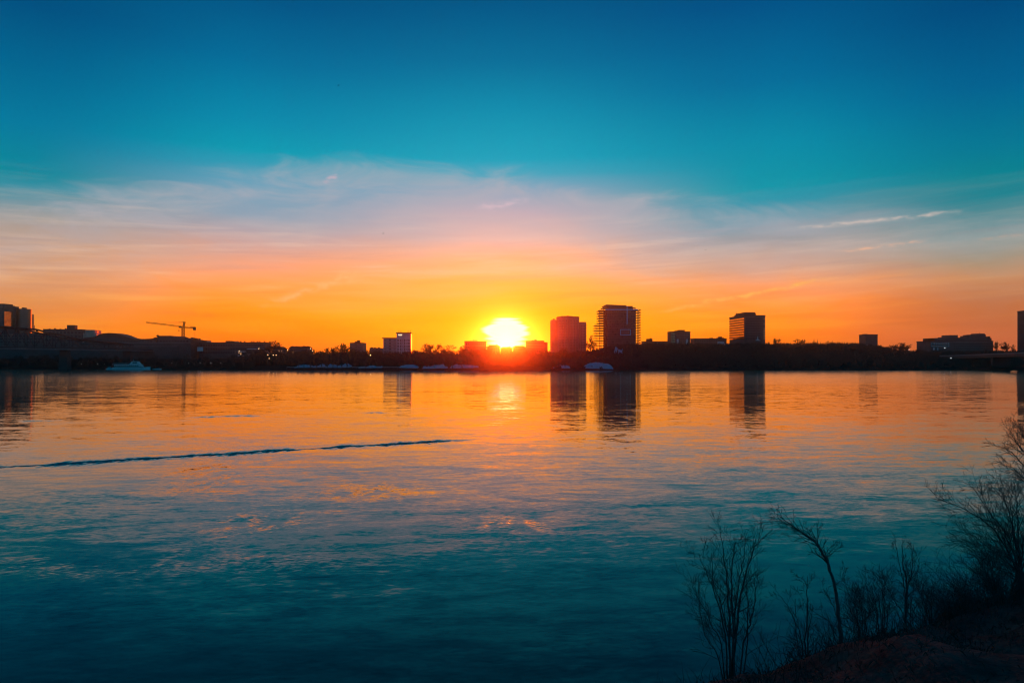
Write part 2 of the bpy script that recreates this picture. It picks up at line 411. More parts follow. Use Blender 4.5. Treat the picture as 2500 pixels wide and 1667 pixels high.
# ------------------------------------------------------------------ near bank
CREST = [(-60, 5.5), (-6, 7.4), (0, 8.3), (2.4, 9.0), (5.3, 10.0), (9.75, 13.0), (16, 18), (40, 30), (90, 44)]
CRZ = [(-60, 3.2), (-6, 3.2), (0, 3.35), (2.4, 3.62), (3.9, 3.80), (5.0, 4.02), (5.6, 3.98), (7.0, 3.85), (9.4, 3.62), (12, 3.5), (90, 3.5)]
def near_land(x, y):
    c = lerp(CREST, x); zc = lerp(CRZ, x) - .12; d = c - y
    n1 = 0.20 * mnoise.noise(Vector((x * 0.9, y * 0.9, 0))) + 0.09 * mnoise.noise(Vector((x * 2.6, y * 2.6, 5))) + 0.04 * mnoise.noise(Vector((x * 7, y * 7, 9)))
    if d >= 0: z = zc + 2.45 * (1 - math.exp(-d * 0.16))
    else: z = zc - (-d) * 0.35 - 0.65 * max(0, -d - 0.5)
    return max(z + n1, -1.2)
mb = MB()
gx = [-60, -40, -26, -18, -13] + [-10 + i * 0.25 for i in range(130)] + [23 + i * 1.2 for i in range(30)] + [62, 70, 80, 90]
gy = [-25, -18, -12, -8, -5] + [-3 + i * 0.25 for i in range(90)] + [20 + i * 1.2 for i in range(32)]
for y in gy:
    for x in gx: mb.v.append((x, y, near_land(x, y)))
n = len(gx)
for j in range(len(gy) - 1):
    for i in range(n - 1): mb.f.append((j*n+i, j*n+i+1, (j+1)*n+i+1, (j+1)*n+i))
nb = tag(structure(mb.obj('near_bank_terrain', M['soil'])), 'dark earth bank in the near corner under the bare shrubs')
smooth_shade(nb.data)

# ------------------------------------------------------------------ buildings
def wmesh(w, h, m, d=0.08):
    return MB().box(-w/2, w/2, -d, 0.02, -h/2, h/2).mesh('window', m)
def grid_windows(parent, x0, x1, z0, z1, cols, rows_, m, y=0.0, fw=0.6, fh=0.55, skip=None, lit=0.0, name='window'):
    cw, rh = (x1 - x0) / cols, (z1 - z0) / rows_
    me = wmesh(cw * fw, rh * fh, m); ml = wmesh(cw * fw, rh * fh, M['litwin'])
    for r in range(rows_):
        for c in range(cols):
            if skip and skip(c, r): continue
            link(name, ml if rnd.random() < lit else me, parent, (x0 + (c + .5) * cw, y, z0 + (r + .5) * rh))
def side_windows(parent, x, y0, y1, z0, z1, cols, rows_, m, sgn=1, fw=0.6, fh=0.55, name='window'):
    cw, rh = (y1 - y0) / cols, (z1 - z0) / rows_
    me = MB().box(-0.02 if sgn > 0 else -0.08, 0.08 if sgn > 0 else 0.02, -cw*fw/2, cw*fw/2, -rh*fh/2, rh*fh/2).mesh(name, m)
    for r in range(rows_):
        for c in range(cols): link(name, me, parent, (x, y0 + (c + .5) * cw, z0 + (r + .5) * rh))
def block(name, label, px0, px1, ytop, Y, depth, m='concrete_dark', rz=0.0, group=None, roofm='roof', cat='building', parapet=0.7, fit=True):
    """a rectangular building: returns root and local width, height; local front face on y=0"""
    x0, x1 = X(px0, Y), X(px1, Y)
    if fit and rz == 0:                          # the receding side wall shares the silhouette's width
        if px0 > 1250: x0 = min(X(px0, Y + depth), x1 - 4)
        if px1 < 1250: x1 = max(X(px1, Y + depth), x0 + 4)
    cx = (x0 + x1) / 2; zt = Z(ytop, Y)
    zb = min(land(x0, Y), land(x1, Y)) - 1.0
    root = thing(name, label, cat, (cx, Y, zb), rz, group)
    w, h = x1 - x0, zt - zb
    MB().box(-w/2, w/2, 0, depth, 0, h - parapet).obj('wall', M[m], root)
    r = MB()                                     # roof slab with raised parapet
    r.box(-w/2 - .15, w/2 + .15, -.15, depth + .15, h - parapet, h - parapet * 0.45)
    for a in ((-w/2 - .15, w/2 + .15, -.15, .2), (-w/2 - .15, w/2 + .15, depth - .2, depth + .15), (-w/2 - .15, -w/2 + .2, .2, depth - .2), (w/2 - .2, w/2 + .15, .2, depth - .2)):
        r.box(a[0], a[1], a[2], a[3], h - parapet * 0.45, h)
    ro = r.obj('roof', M[roofm], root)
    return root, w, h, ro
def rooftop(root, w, h, items, Y, m='concrete_dark', depth=8, y0=2, name='penthouse'):
    """boxes on the roof, given by local fractions of the width and pixel heights"""
    for f0, f1, hp in items:
        hh = hp / F * Y
        MB().box(-w/2 + f0*w, -w/2 + f1*w, y0, y0 + depth, h - 0.5, h + hh).obj(name, M[m], root)

# --- glass office complex at the left edge
Yc_ = 700
zb = 6.0
root = thing('office_complex', 'tall glass office complex with a golden rounded corner above the left bridge', 'building', (X(0, Yc_), Yc_, zb))
def lx(px, Y=Yc_): return X(px, Y) - X(0, Yc_)
def lz(py, Y=Yc_): return Z(py, Y) - zb
MB().box(lx(-140), lx(9), 0, 16, 0, lz(744)).obj('tower_block', M['concrete_dark'], root)
MB().box(lx(-100), lx(7), 2, 14, lz(744), lz(741)).obj('roof', M['roof'], root)
sx0_ = lx(9); mb = MB().box(lx(-40), sx0_ - .3, 16.2, 22, 0, lz(748, 716)); mb.obj('rear_block', M['concrete_dark'], root)
sx_ = lx(9)
# coated glazing on the right-hand face of the front block, floor by floor with dark spandrels
for k in range(14):
    za = lz(800) + (lz(760) - lz(800)) * k / 14
    zc = (lz(760) - lz(800)) / 14
    MB().box(sx_ + 0.02, sx_ + 0.12, 0.6, 15.4 if k < 9 else 12.5, za + zc * 0.12, za + zc * 0.88).obj('glass_band', M['coated'], root)
MB().box(lx(-140), lx(9), -0.05, 0.05, 0, 0.1).obj('plinth', M['concrete'], root)
for k in range(12):
    za = lz(808) + (lz(752) - lz(808)) * k / 12
    MB().box(lx(-40), lx(7), -0.12, 0.02, za + 0.7, za + 1.9).obj('window_band', M['glass'], root)
# rounded corner
cxp, cyp, rad = lx(52, 722), 25.0, 7.2
arc = [(cxp + rad * math.cos(a), cyp + rad * math.sin(a)) for a in [2 * math.pi * i / 40 for i in range(40)]]
dr = MB().prism(arc, 0, lz(753, 715)).obj('rounded_corner', M['bronze'], root)
for k in range(11):
    za = lz(806, 715) + (lz(755, 715) - lz(806, 715)) * k / 10
    MB().prism([(cxp + (rad + .12) * math.cos(a), cyp + (rad + .12) * math.sin(a)) for a in [2 * math.pi * i / 40 for i in range(40)]], za, za + 0.5).obj('floor_band', M['concrete_dark'], root)
MB().box(lx(64, 731), lx(75, 731), 31, 36, 0, lz(767, 731)).obj('side_block', M['coated_dark'], root)
MB().box(lx(70, 731), lx(80, 731), 29, 34, 0, lz(794, 731)).obj('entrance_block', M['coated_dark'], root)
for k in range(9):
    za = lz(806, 722) + (lz(769, 722) - lz(806, 722)) * k / 9
    MB().box(lx(64.5, 731), lx(75, 731) + .1, 30.85, 31.02, za, za + 0.7).obj('floor_band', M['concrete_dark'], root)
for a, b, y in ((20, 22, 747), (46, 52, 750)):
    MB().box(lx(a, 716), lx(b, 716), 20, 24, lz(753, 716), lz(y, 716)).obj('roof_unit', M['roof'], root)

# --- block with the square stair tower behind the bridge
root, w, h, ro = block('office_block', 'dark flat-roofed block with square roof tower and sunlit pink end wall', 111, 196, 803.5, 640, 22, 'concrete_dark', rz=R(14))
rooftop(root, w, h, [(0.58, 0.78, 10.5)], 640, depth=7)
MB().box(-w/2 + .585*w, -w/2 + .775*w, 1.9, 2.0, h + 1.0, h + 2.6).obj('louvre', M['steel'], root)
MB().box(w/2 + .05, w/2 + 8.5, 6, 24, 0, h - 0.2).obj('end_wing', M['sunlit_pink'], root)
MB().box(w/2 - 3, w/2 + 11.5, 1.0, 5.9, 0, h - 3.4).obj('low_wing', M['sunlit_pink'], root)
side_windows(root, w/2 + 11.5, 1.4, 5.4, h - 10, h - 4.4, 3, 2, M['glass'])
MB().box(w/2 + 8.5, w/2 + 8.58, 13, 15.5, h - 2.6, h - 1.0).obj('window', M['glass'], root)
grid_windows(root, -w/2 + 1, w/2 - 1, h - 12, h - 1.5, 10, 3, M['glass'])
for k in range(5):
    MB().box(-w/2 + 3 + k * 4.5, -w/2 + 4.2 + k * 4.5, 4, 5.2, h - .5, h + 0.5 + 0.5 * (k % 2)).obj('roof_vent', M['steel'], root)

root, w, h, ro = block('riverside_block', 'low dark block behind the truss bridge below the glass offices', -40, 128, 813, 655, 10, 'concrete_dark')
grid_windows(root, -w/2 + .8, w/2 - .8, h - 10, h - 1.4, 16, 3, M['glass'])
rooftop(root, w, h, [(.1, .2, 2.0), (.6, .66, 1.5)], 655, depth=4)

# --- museum with flowing roof
Yc_ = 612; zb = 1.5
root = thing('museum', 'low dark museum with a flowing curved roof behind the left bridge', 'building', (X(330, Yc_), Yc_, zb))
def lx(px): return X(px, Yc_) - X(330, Yc_)
def lz(py): return Z(py, Yc_) - zb
prof = [(205,825),(220,824),(232,822.5),(239,819),(245,815.6),(254,813.8),(266,812.8),(278,813.2),(290,815.2),(300,818),(308,821.5),(317,824.8),(328,826.8),(345,827.4),(362,827.2),(374,826.2),(380,823.5)]
body = [(lx(205), 0)] + [(lx(380), 0)] + [(lx(a), lz(b) - .8) for a, b in reversed(prof)]
MB().extr(body, 0, 12).obj('hall', M['concrete_dark'], root)
shell = [(lx(a), lz(b)) for a, b in reversed(prof)] + [(lx(a), lz(b) - .78) for a, b in prof]
MB().extr(shell, -1.2, 13).obj('roof', M['steel'], root)
MB().extr([(lx(381), 0), (lx(461), 0), (lx(461), lz(828)), (lx(437), lz(828)), (lx(436), lz(823.5)), (lx(423), lz(823)), (lx(414), lz(819.3)), (lx(381), lz(819.3))], 2, 30).obj('gallery_wing', M['concrete_dark'], root)
MB().box(lx(380.5), lx(385), 1, 1.9, lz(822), lz(817.5)).obj('roof_vent', M['steel'], root)
for a, b, c in ((441, 445, 822.5), (460.5, 463, 824), (466, 469.5, 824.5), (474, 476, 825)):
    MB().box(lx(a), lx(b), 8, 11, lz(829), lz(c)).obj('roof_vent', M['steel'], root)
for i, (a, b, y, dpt) in enumerate(((195, 470, 838, 3.0), (180, 440, 847, 6.5))):
    n = 24; pl = []
    for k in range(n + 1):
        t = k / n; pl.append((lx(a + (b - a) * t), -dpt - 1.6 * math.sin(t * 9 + i)))
    MB().prism(pl + [(lx(b), 0.0 if i == 0 else -2.8), (lx(a), 0.0 if i == 0 else -2.8)], 0, lz(y)).obj('terrace', M['concrete_dark'], root)
    pp = [(x, y_ - .25) for x, y_ in pl] + [(x, y_ + .25) for x, y_ in reversed(pl)]
    MB().prism(pp, lz(y), lz(y) + 0.9).obj('parapet', M['concrete'], root)
grid_windows(root, lx(240), lx(372), lz(838) + .3, lz(829), 20, 1, M['glass'], fw=0.75, fh=0.6)
grid_windows(root, lx(386), lx(458), lz(838) + .3, lz(829), 10, 1, M['glass'], y=2.0, fw=0.7, fh=0.6)

# --- stepped block under the crane, and the long terrace right of it
root, w, h, ro = block('apartment_block', 'dark stepped block with chimneys below the tower crane', 463, 486, 828.5, 640, 18)
rooftop(root, w, h, [(0.02, .2, 5.5), (.22, .38, 3.6), (.55, .68, 4.2)], 640, depth=4)
MB().tube([(-w/2 + 2, 6, h), (-w/2 + 2, 6, h + 8)], 0.12, 4).obj('antenna', M['steel'], root)
grid_windows(root, -w/2 + .6, w/2 - .6, h - 9, h - 1.2, 5, 3, M['glass'])
root, w, h, ro = block('long_apartment_building', 'long flat-roofed building left of the lone bare tree, chimneys on top', 486, 661, 835.5, 622, 16)
for f in (.55, .60, .66, .765, .80, .855, .89, .965):
    MB().box(-w/2 + f*w - .5, -w/2 + f*w + .5, 5, 6, h - .4, h + 1.3).obj('chimney', M['brick'], root)
rooftop(root, w, h, [(0.03, .10, 4.5), (.39, .46, 3.6), (.47, .52, 3.0)], 622, depth=6)
MB().box(-w/2 + .10*w, -w/2 + .125*w, 2, 8, h - .4, h + 1.6).obj('sunlit_penthouse', M['sunlit_pink'], root)
MB().box(-w/2 + .525*w, -w/2 + .56*w, 2, 8, h - .4, h + 1.0).obj('sunlit_penthouse', M['sunlit_pink'], root)
grid_windows(root, -w/2 + 1, -w/2 + w*.55, h - 11, h - 1.2, 14, 3, M['glass'])
grid_windows(root, -w/2 + w*.56, w/2 - .8, h - 14, h - 1.2, 13, 4, M['glass'], lit=0.08)
for k, (f0, f1, dz_) in enumerate(((.60, .72, 9.0), (.74, .99, 6.6), (.60, .72, 12.5), (.74, .99, 11.5))):
    MB().box(-w/2 + f0*w, -w/2 + f1*w, -1.6, -.02, h - dz_, h - dz_ + .9).obj('balcony', M['panel_white'], root)
MB().box(w/2 + .02, w/2 + 2.4, 1, 9, 0, h - 7).obj('end_wing', M['sunlit_pink'], root)
bb = thing('lit_billboard', 'small pale blue billboard on the dark facade below the crane', 'billboard', (X(491, 610), 608, land(X(491, 610), 608)))
hb = Z(852, 608) - bb.location.z
MB().box(-2.6, 2.6, -.2, .2, hb - 1.8, hb + 1.8).obj('panel', M['panel_white'], bb)
MB().box(2.62, 3.6, -.2, .2, hb - 1.8, hb + 1.8).obj('side_panel', M['brick'], bb)
for s in (-2, 2): MB().box(s - .15, s + .15, -.14, .14, -.5, hb - 1.82).obj('post', M['steel'], bb)

# --- small houses and flats between the lone tree and the white hotel
root, w, h, ro = block('apartment_house', 'low dark flats with a jagged row of roof gables right of the lone tree', 706, 762, 848, 610, 14, 'concrete')
for k, (f, hp) in enumerate(((.14, 3.6), (.36, 3.4), (.50, 2.6), (.62, 2.0), (.76, 3.8), (.90, 2.8), (.97, 3.4))):
    ww = 1.5; hh = hp / F * 610
    MB().extr([(-w/2 + f*w - ww, h - .4), (-w/2 + f*w + ww, h - .4), (-w/2 + f*w + ww, h + hh*.5), (-w/2 + f*w, h + hh), (-w/2 + f*w - ww, h + hh*.5)], .5, 6).obj('gable', M['concrete_dark'], root)
grid_windows(root, -w/2 + .6, w/2 - .6, h - 8, h - 1, 9, 3, M['glass'], lit=0.12)
root, w, h, ro = block('town_house', 'tiny dark house with lit windows just right of the lone tree', 668, 700, 851, 600, 10, 'concrete')
MB().extr([(-w/2 - .4, h - .1), (w/2 + .4, h - .1), (w*.2, h + 1.8), (-w*.2, h + 1.8)], -.4, 10.4).obj('pitched_roof', M['roof'], root)
grid_windows(root, -w/2 + .5, w/2 - .5, h - 5.5, h - .9, 6, 2, M['glass'], lit=0.3)
root, w, h, ro = block('apartment_tower', 'small square grey block of flats standing alone left of the white hotel', 854, 894, 836.5, 680, 18, 'concrete')
rooftop(root, w, h, [(.34, .70, 3.2), (.52, .70, 6.0)], 680, m='concrete', depth=6)
MB().box(-.3, .3, -.25, -.01, 0, h - 1).obj('pilaster', M['concrete_dark'], root)
grid_windows(root, -w/2 + 1, w/2 - 1, h - 10.5, h - 1.2, 8, 4, M['concrete_dark'], fw=.55, fh=.5)
root, w, h, ro = block('low_flats', 'low dark row of flats directly left of the white hotel', 902, 940, 849.5, 640, 14, 'concrete')
rooftop(root, w, h, [(.05, .18, 2.0), (.3, .42, 1.6), (.62, .72, 1.8)], 640, depth=4)
grid_windows(root, -w/2 + .6, w/2 - .6, h - 6, h - 1, 8, 2, M['glass'])

# --- hotel
Yh = 580
root, w, h, ro = block('hotel', 'pale eight-storey hotel with taller right half and four roof antennas', 936, 968, 824.5, Yh, 16, 'hotel_wall', rz=R(5))
sc_ = Yh / F
w2 = 35 * sc_; hT = h + 13.0 * sc_
tw = MB().box(w/2 + .02, w/2 + w2 - .45, -.6, 15, 0, hT - .8).obj('tower_wall', M['hotel_wall'], root)
MB().box(w/2 + w2 - .44, w/2 + w2, -.6, 15, 0, hT - .8).obj('end_wall', M['painted'], root)
MB().box(w/2 - .5, w/2 + w2 + .2, -1.0, 15.4, hT - .78, hT).obj('tower_roof', M['roof'], root)
MB().box(-w/2 - 1.2, w/2 - .02, -1.0, -.16, h - .75, h + .05).obj('roof_overhang', M['roof'], root)
for k, f in enumerate((.13, .27, .77, .92)):
    MB().tube([(w/2 + w2*f, 5, hT), (w/2 + w2*f, 5, hT + 6.2*sc_)], 0.22, 5).obj('antenna', M['steel'], root)
fl = 8; z0 = h - 8 * 2.55 - .9
for r in range(fl):
    MB().box(-w/2 + .3, w/2 - .1, -.9, -.17, z0 + r*2.55, z0 + r*2.55 + .5).obj('balcony', M['concrete_dark'], root)
grid_windows(root, -w/2 + .3, w/2 - .2, z0 + .5, z0 + 8*2.55, 5, 8, M['glass'], fw=.62, fh=.5)
grid_windows(root, -w/2 + .3, w/2 - .2, z0 + .5, z0 + 8*2.55, 5, 8, M['panel_white'], y=-.02, fw=.22, fh=.62, skip=lambda c, r: c in (2,), name='pilaster')
grid_windows(root, w/2 + .4, w/2 + w2 - .8, z0 - 2*2.55, z0 + 8*2.55, 6, 10, M['glass'], y=-.6, fw=.55, fh=.55)
for f in (.20, .44, .66): MB().box(w/2 + w2*f - .35, w/2 + w2*f + .35, -.85, -.61, 0, z0 + 8*2.55).obj('pilaster', M['panel_white'], root)
for k in range(5): MB().box(w/2 + w2*(.12 + .055*k), w/2 + w2*(.12 + .055*k) + w2*.042, -.9, -.61, hT - 2.5 - .2*(k % 2), hT - 1.6).obj('sign_letter', M['sign'], root)
for k in range(7): MB().box(w/2 + w2*(.55 + .055*k), w/2 + w2*(.55 + .055*k) + w2*.040, -.8, -.61, hT - 4.6 - .15*(k % 3), hT - 4.2).obj('sign_letter', M['panel_white'], root)

# --- buildings either side of the sun
root, w, h, ro = block('apartment_block', 'plain square block just left of the setting sun', 1134, 1188, 832.5, 600, 20, 'brick')
for f in (.28, .40, .48, .56, .72): MB().box(-w/2 + f*w - .3, -w/2 + f*w + .3, 5, 6, h - .4, h + (1.5 if .35 < f < .6 else .8)).obj('roof_vent', M['steel'], root)
grid_windows(root, -w/2 + 1, w/2 - 1, h - 13, h - 1.2, 9, 4, M['glass'])
root, w, h, ro = block('apartment_block', 'low stepped block between the setting sun and the rounded tower', 1283, 1328, 831.5, 620, 18, 'brick')
rooftop(root, w, h, [(.33, .43, 2.2), (.48, .60, 3.0)], 620, depth=5)
MB().box(w/2 + .02, w/2 + 3.4, 2, 14, 0, h - 1.3).obj('side_wing', M['brick'], root)
grid_windows(root, -w/2 + 1, w/2 - 1, h - 11, h - 1.2, 8, 4, M['glass'])

for a, b, y_, lab in ((1190, 1221, 845, 'long dark roof directly left of the dip under the sun'), (1222, 1251, 850, 'lowest dark roof, added under the setting sun to block its glitter'), (1252, 1283, 847, 'dark roof between the sun and the low stepped block')):
    root, w, h, ro = block('sun_block_row_house', lab, a, b, y_, 566, 12, 'brick')  # row kept solid to block sun glitter on the water; middle roof added
    MB().extr([(-w/2 - .3, h - .2), (w/2 + .3, h - .2), (w*.30, h + 1.0), (-w*.30, h + 1.0)], -.3, 12.3).obj('pitched_roof', M['roof'], root)
    MB().box(w*.2, w*.2 + .8, 4, 5, h + .6, h + 1.7).obj('chimney', M['brick'], root)
    grid_windows(root, -w/2 + .6, w/2 - .6, h - 6, h - .9, 6, 2, M['glass'])

# --- round-cornered apartment tower
Yt = 690; s_ = Yt / F
x0, x1 = X(1346, Yt), X(1432, Yt); zb = land((x0+x1)/2, Yt) - 1
root = thing('apartment_tower', 'rounded sixteen-storey apartment tower right of the sun, glowing dull red', 'building', ((x0+x1)/2, Yt, zb))
W_ = x1 - x0; top = Z(773, Yt) - zb
def lx(px): return X(px, Yt) - (x0 + x1) / 2
bow = [(lx(1361) + (lx(1414) - lx(1361)) * k / 14, -5.0 * math.sin(math.pi * k / 14) ** 0.7) for k in range(15)]
MB().prism(bow + [(lx(1414), 18), (lx(1361), 18)], 0, top - .8).obj('curved_wall', M['concrete'], root)
MB().prism([(a, b - .3) for a, b in bow] + [(lx(1414) + .2, 18.2), (lx(1361) - .2, 18.2)], top - .78, top).obj('roof', M['roof'], root)
MB().box(lx(1346), lx(1361) - .02, 2, 17, 0, Z(780.5, Yt) - zb).obj('left_wing', M['concrete'], root)
MB().box(lx(1351), lx(1355), 4, 9, Z(780.5, Yt) - zb + .01, Z(777.5, Yt) - zb).obj('roof_unit', M['roof'], root)
MB().box(lx(1414) + .02, lx(1432), 3, 19, 0, Z(785.5, Yt) - zb).obj('right_wing', M['concrete'], root)
MB().box(lx(1370), lx(1397), 3, 12, top + .01, top + 2.2 * s_).obj('penthouse', M['concrete'], root)
MB().box(lx(1386), lx(1389), 5, 7, top + 2.25 * s_, top + 3.6 * s_).obj('roof_unit', M['roof'], root)
fh = 2.75
for r in range(15):
    z = top - 3.4 - r * fh
    pp = [(a, b - .9) for a, b in bow[1:-1]] + [(a, b - .05) for a, b in reversed(bow[1:-1])]
    MB().prism(pp, z - .15, z + .85).obj('balcony', M['concrete'], root)
    MB().box(lx(1346) - .8, lx(1346) - .02, 4, 9, z - 3.0, z - 2.2).obj('side_balcony', M['concrete'], root)
    MB().box(lx(1346) + .4, lx(1361) - .6, 1.2, 1.98, z - 3.0, z - 2.2).obj('balcony', M['concrete'], root)
    MB().box(lx(1432) + .02, lx(1432) + .7, 5, 10, z - 5.2, z - 4.4).obj('side_balcony', M['concrete'], root)
    for k in (1, 3, 5, 8, 10, 12):
        a, b = bow[k], bow[k+1]
        MB().quadbox([(a[0]+.2, a[1]-.1, z-1.7), (b[0]-.2, b[1]-.1, z-1.7), (b[0]-.2, b[1]+.1, z-1.7), (a[0]+.2, a[1]+.1, z-1.7),
                      (a[0]+.2, a[1]-.1, z-.3), (b[0]-.2, b[1]-.1, z-.3), (b[0]-.2, b[1]+.1, z-.3), (a[0]+.2, a[1]+.1, z-.3)]).obj('window', M['glass'], root)
    for c in range(2):
        MB().box(lx(1419 + 6*c), lx(1422.5 + 6*c), 2.9, 3.02, z - 6.8, z - 5.2).obj('window', M['glass'], root)
for k in (4, 7, 10):
    a = bow[k]; MB().box(a[0] - .3, a[0] + .3, a[1] - 1.3, a[1] - .92, 0, top - 1.2).obj('pilaster', M['concrete'], root)

# --- tower under construction: bare slabs and columns
Yt = 690; s_ = Yt / F
x0, x1 = X(1463, Yt), X(1565, Yt); cx = (x0 + x1) / 2; zb = land(cx, Yt) - 1
root = thing('construction_tower', 'unfinished concrete tower with open floor slabs and blue lines on its front', 'building', (cx, Yt, zb))
def lx(px): return X(px, Yt) - cx
def lz(py): return Z(py, Yt) - zb
MB().box(lx(1482), lx(1553), 1.2, 24, 0, lz(757)).obj('core_wall', M['concrete_dark'], root)
nfl = 17; ztop = lz(757); zbot = lz(862)
for r in range(nfl + 1):
    z = zbot + (ztop - zbot) * r / nfl
    inset = 0 if r < 14 else 0
    MB().box(lx(1463) , lx(1560), 0, 26, z - .22, z + .10).obj('floor_slab', M['concrete'], root)
    MB().box(lx(1560) + .02, lx(1566), 3, 12, z - .22, z + .05).obj('balcony', M['concrete'], root)
    if r:
        MB().box(lx(1562), lx(1565.5), 3, 3.12, z + .06, z + .95).obj('railing', M['steel'], root)
    if r < 12:
        MB().box(lx(1453), lx(1463) - .02, 4, 20, z - .22, z + .10).obj('wing_slab', M['concrete'], root)
        for px in (1454, 1458.5): MB().box(lx(px), lx(px) + .35, 5, 5.5, z + .11, z + (ztop - zbot) / nfl - .23).obj('wing_column', M['concrete_dark'], root)
    if r < nfl:
        for px in (1463.5, 1467, 1473, 1478, 1556.5, 1559):
            MB().box(lx(px), lx(px) + .45, .6, 1.1, z + .11, z + (ztop - zbot) / nfl - .23).obj('column', M['concrete_dark'], root)
        for c in range(12):
            if rnd.random() < (.85 if r > 8 else .6):
                px = 1483 + c * 5.8
                MB().box(lx(px), lx(px + rnd.uniform(2.2, 5.2)), .9, 1.16, z + .3, z + (ztop - zbot) / nfl - .5).obj('glazing_panel', M['concrete_dark'] if rnd.random() < .5 else M['glass'], root)
for i, (a, b, y) in enumerate(((1473, 1553, 750.5), (1476, 1530, 745.5))):
    MB().box(lx(a), lx(b), 2, 24, lz(y) - .2, lz(y) + .12).obj('roof_slab', M['concrete'], root)
MB().extr([(lx(1478), lz(745.5) + .13), (lx(1530), lz(745.5) + .13), (lx(1530), lz(746) + .5), (lx(1482), lz(743)), (lx(1478), lz(744))], 2, 24).obj('top_roof', M['concrete_dark'], root)
MB().box(lx(1486), lx(1546), 3, 22, lz(757) + .2, lz(746) - .2).obj('upper_storey', M['concrete_dark'], root)
for px in (1474.5, 1479, 1549.5, 1552): MB().box(lx(px), lx(px) + .4, 2.5, 3, lz(757) + .12, lz(750.5) - .22).obj('column', M['concrete_dark'], root)
MB().box(lx(1478), lx(1558), -.35, -.02, lz(757), lz(754.6)).obj('edge_sheeting', M['blue'], root)
MB().box(lx(1529.8), lx(1531.8), -.80, -.40, lz(792), lz(747)).obj('hoist_mast', M['blue'], root)
for a in ((1514.2, 1540, 805.3, 803.8), (1514.2, 1540, 818.4, 816.9), (1514.2, 1515.8, 816.85, 805.35), (1538.4, 1540, 816.85, 805.35)):
    MB().box(lx(a[0]), lx(a[1]), -.45, -.05, lz(a[2]), lz(a[3])).obj('sign_frame', M['blue'], root)
MB().box(lx(1516), lx(1538), -.12, -.05, lz(816.6), lz(805.6)).obj('sign_panel', M['concrete_dark'], root)

# --- row right of the construction tower
root, w, h, ro = block('low_flats', 'long low roof with one raised box right of the unfinished tower', 1566, 1630, 833, 745, 14, 'concrete')
rooftop(root, w, h, [(.15, .38, 6.2), (.30, .34, 7.8)], 745, depth=5)
grid_windows(root, -w/2 + .8, w/2 - .8, h - 6.5, h - 1.2, 12, 2, M['glass'])
root, w, h, ro = block('apartment_block', 'square five-storey block with a roof cap and open windows on its left bay', 1629.5, 1685.5, 809, 715, 14, 'concrete_dark')
rooftop(root, w, h, [(.26, .48, 1.8), (.45, .74, 3.0)], 715, depth=7)
MB().box(-w/2 + .42*w, -w/2 + .77*w, 1.4, 10, h + 3.0/F*715 + .01, h + 3.8/F*715).obj('roof_cap', M['roof'], root)
grid_windows(root, -w/2 + .8, -w/2 + w*.22, h - 15, h - 1.2, 3, 5, M['coated'], fw=.45, fh=.55)
grid_windows(root, -w/2 + w*.26, w/2 - .8, h - 15, h - 1.2, 8, 5, M['glass'], fw=.55, fh=.5)
for r in range(4): MB().box(w/2 + .02, w/2 + .6, 2, 8, h - 3.5 - r*2.7, h - 2.9 - r*2.7).obj('balcony', M['concrete_dark'], root)
for f in (.36, .82): MB().box(-w/2 + f*w - 1, -w/2 + f*w + 1, -.5, -.02, 0, h - 8).obj('bay', M['panel_white'], root)
root, w, h, ro = block('terrace_row', 'long low row with a small raised gable left of the striped office', 1686, 1774, 826, 730, 14, 'concrete_dark')
rooftop(root, w, h, [(.53, .60, 1.6), (.74, .94, 1.6), (.80, .88, 4.4)], 730, depth=6)
grid_windows(root, -w/2 + .6, w/2 - .6, h - 7.0, h - 1.2, 18, 2, M['glass'], fw=.5)
MB().box(-w/2 + .72*w, -w/2 + .92*w, -1.0, -.02, 0, h - 3.4).obj('porch', M['panel_white'], root)
MB().box(-w/2 + .70*w, -w/2 + .98*w, -3.0, -1.02, 0, h - 5.4).obj('porch_wing', M['panel_white'], root)

# --- striped office block
Yo = 700
cx, cy = X(1818, Yo), Yo; zb = land(cx, Yo) - 1
root = thing('office_tower', 'dark office tower with glowing horizontal window stripes on its left face', 'building', (cx, cy, zb), R(4))
w = X(1870, Yo) - cx; D_ = 40; top = Z(769, Yo) - zb
MB().box(0, w, 0, D_, 0, top - .9).obj('wall', M['concrete_dark'], root)
MB().box(-.25, w + .25, -.25, D_ + .25, top - .88, top).obj('roof', M['roof'], root)
ph = 7.2 * Yo / F
MB().box(1.5, w * .55, 2, 27, top + .01, top + ph).obj('penthouse', M['roof'], root)
MB().box(w * .45, w * .62, 4, 10, top + .01, top + ph * .8).obj('penthouse', M['roof'], root)
for y_, hh in ((29, 2.0), (31, 1.2)): MB().box(2, 5, y_, y_ + 1.6, top + .01, top + hh).obj('roof_unit', M['steel'], root)
MB().tube([(2.5, 27.5, top), (2.5, 27.5, top + ph + 1.8)], 0.2, 5).obj('antenna', M['steel'], root)
nf = 9; fz = (Z(775, Yo) - Z(829, Yo)) / nf; zs = Z(829, Yo) - zb
for r in range(nf):
    for c in range(6):
        y0 = .8 + c * 6.45
        MB().box(-.14, .02, y0, y0 + 6.3, zs + r*fz + fz*.30, zs + r*fz + fz*.90).obj('glass_band', M['coated'], root)
    MB().box(-.5, -.02, .2, D_ - .2, zs + r*fz + fz*.93, zs + r*fz + fz*1.20).obj('sunshade', M['concrete_dark'], root)
grid_windows(root, .9, w - .9, zs, zs + nf*fz, 11, nf, M['glass'], fw=.6, fh=.5, skip=lambda c, r: c == 9)
me = wmesh(.8, .8, M['litwin'])
for r in range(nf): 
    if r in (0, 1, 2, 3, 4, 6, 8): link('lit_window', me, root, (w - 1.3, -.02, zs + (r + .5)*fz))
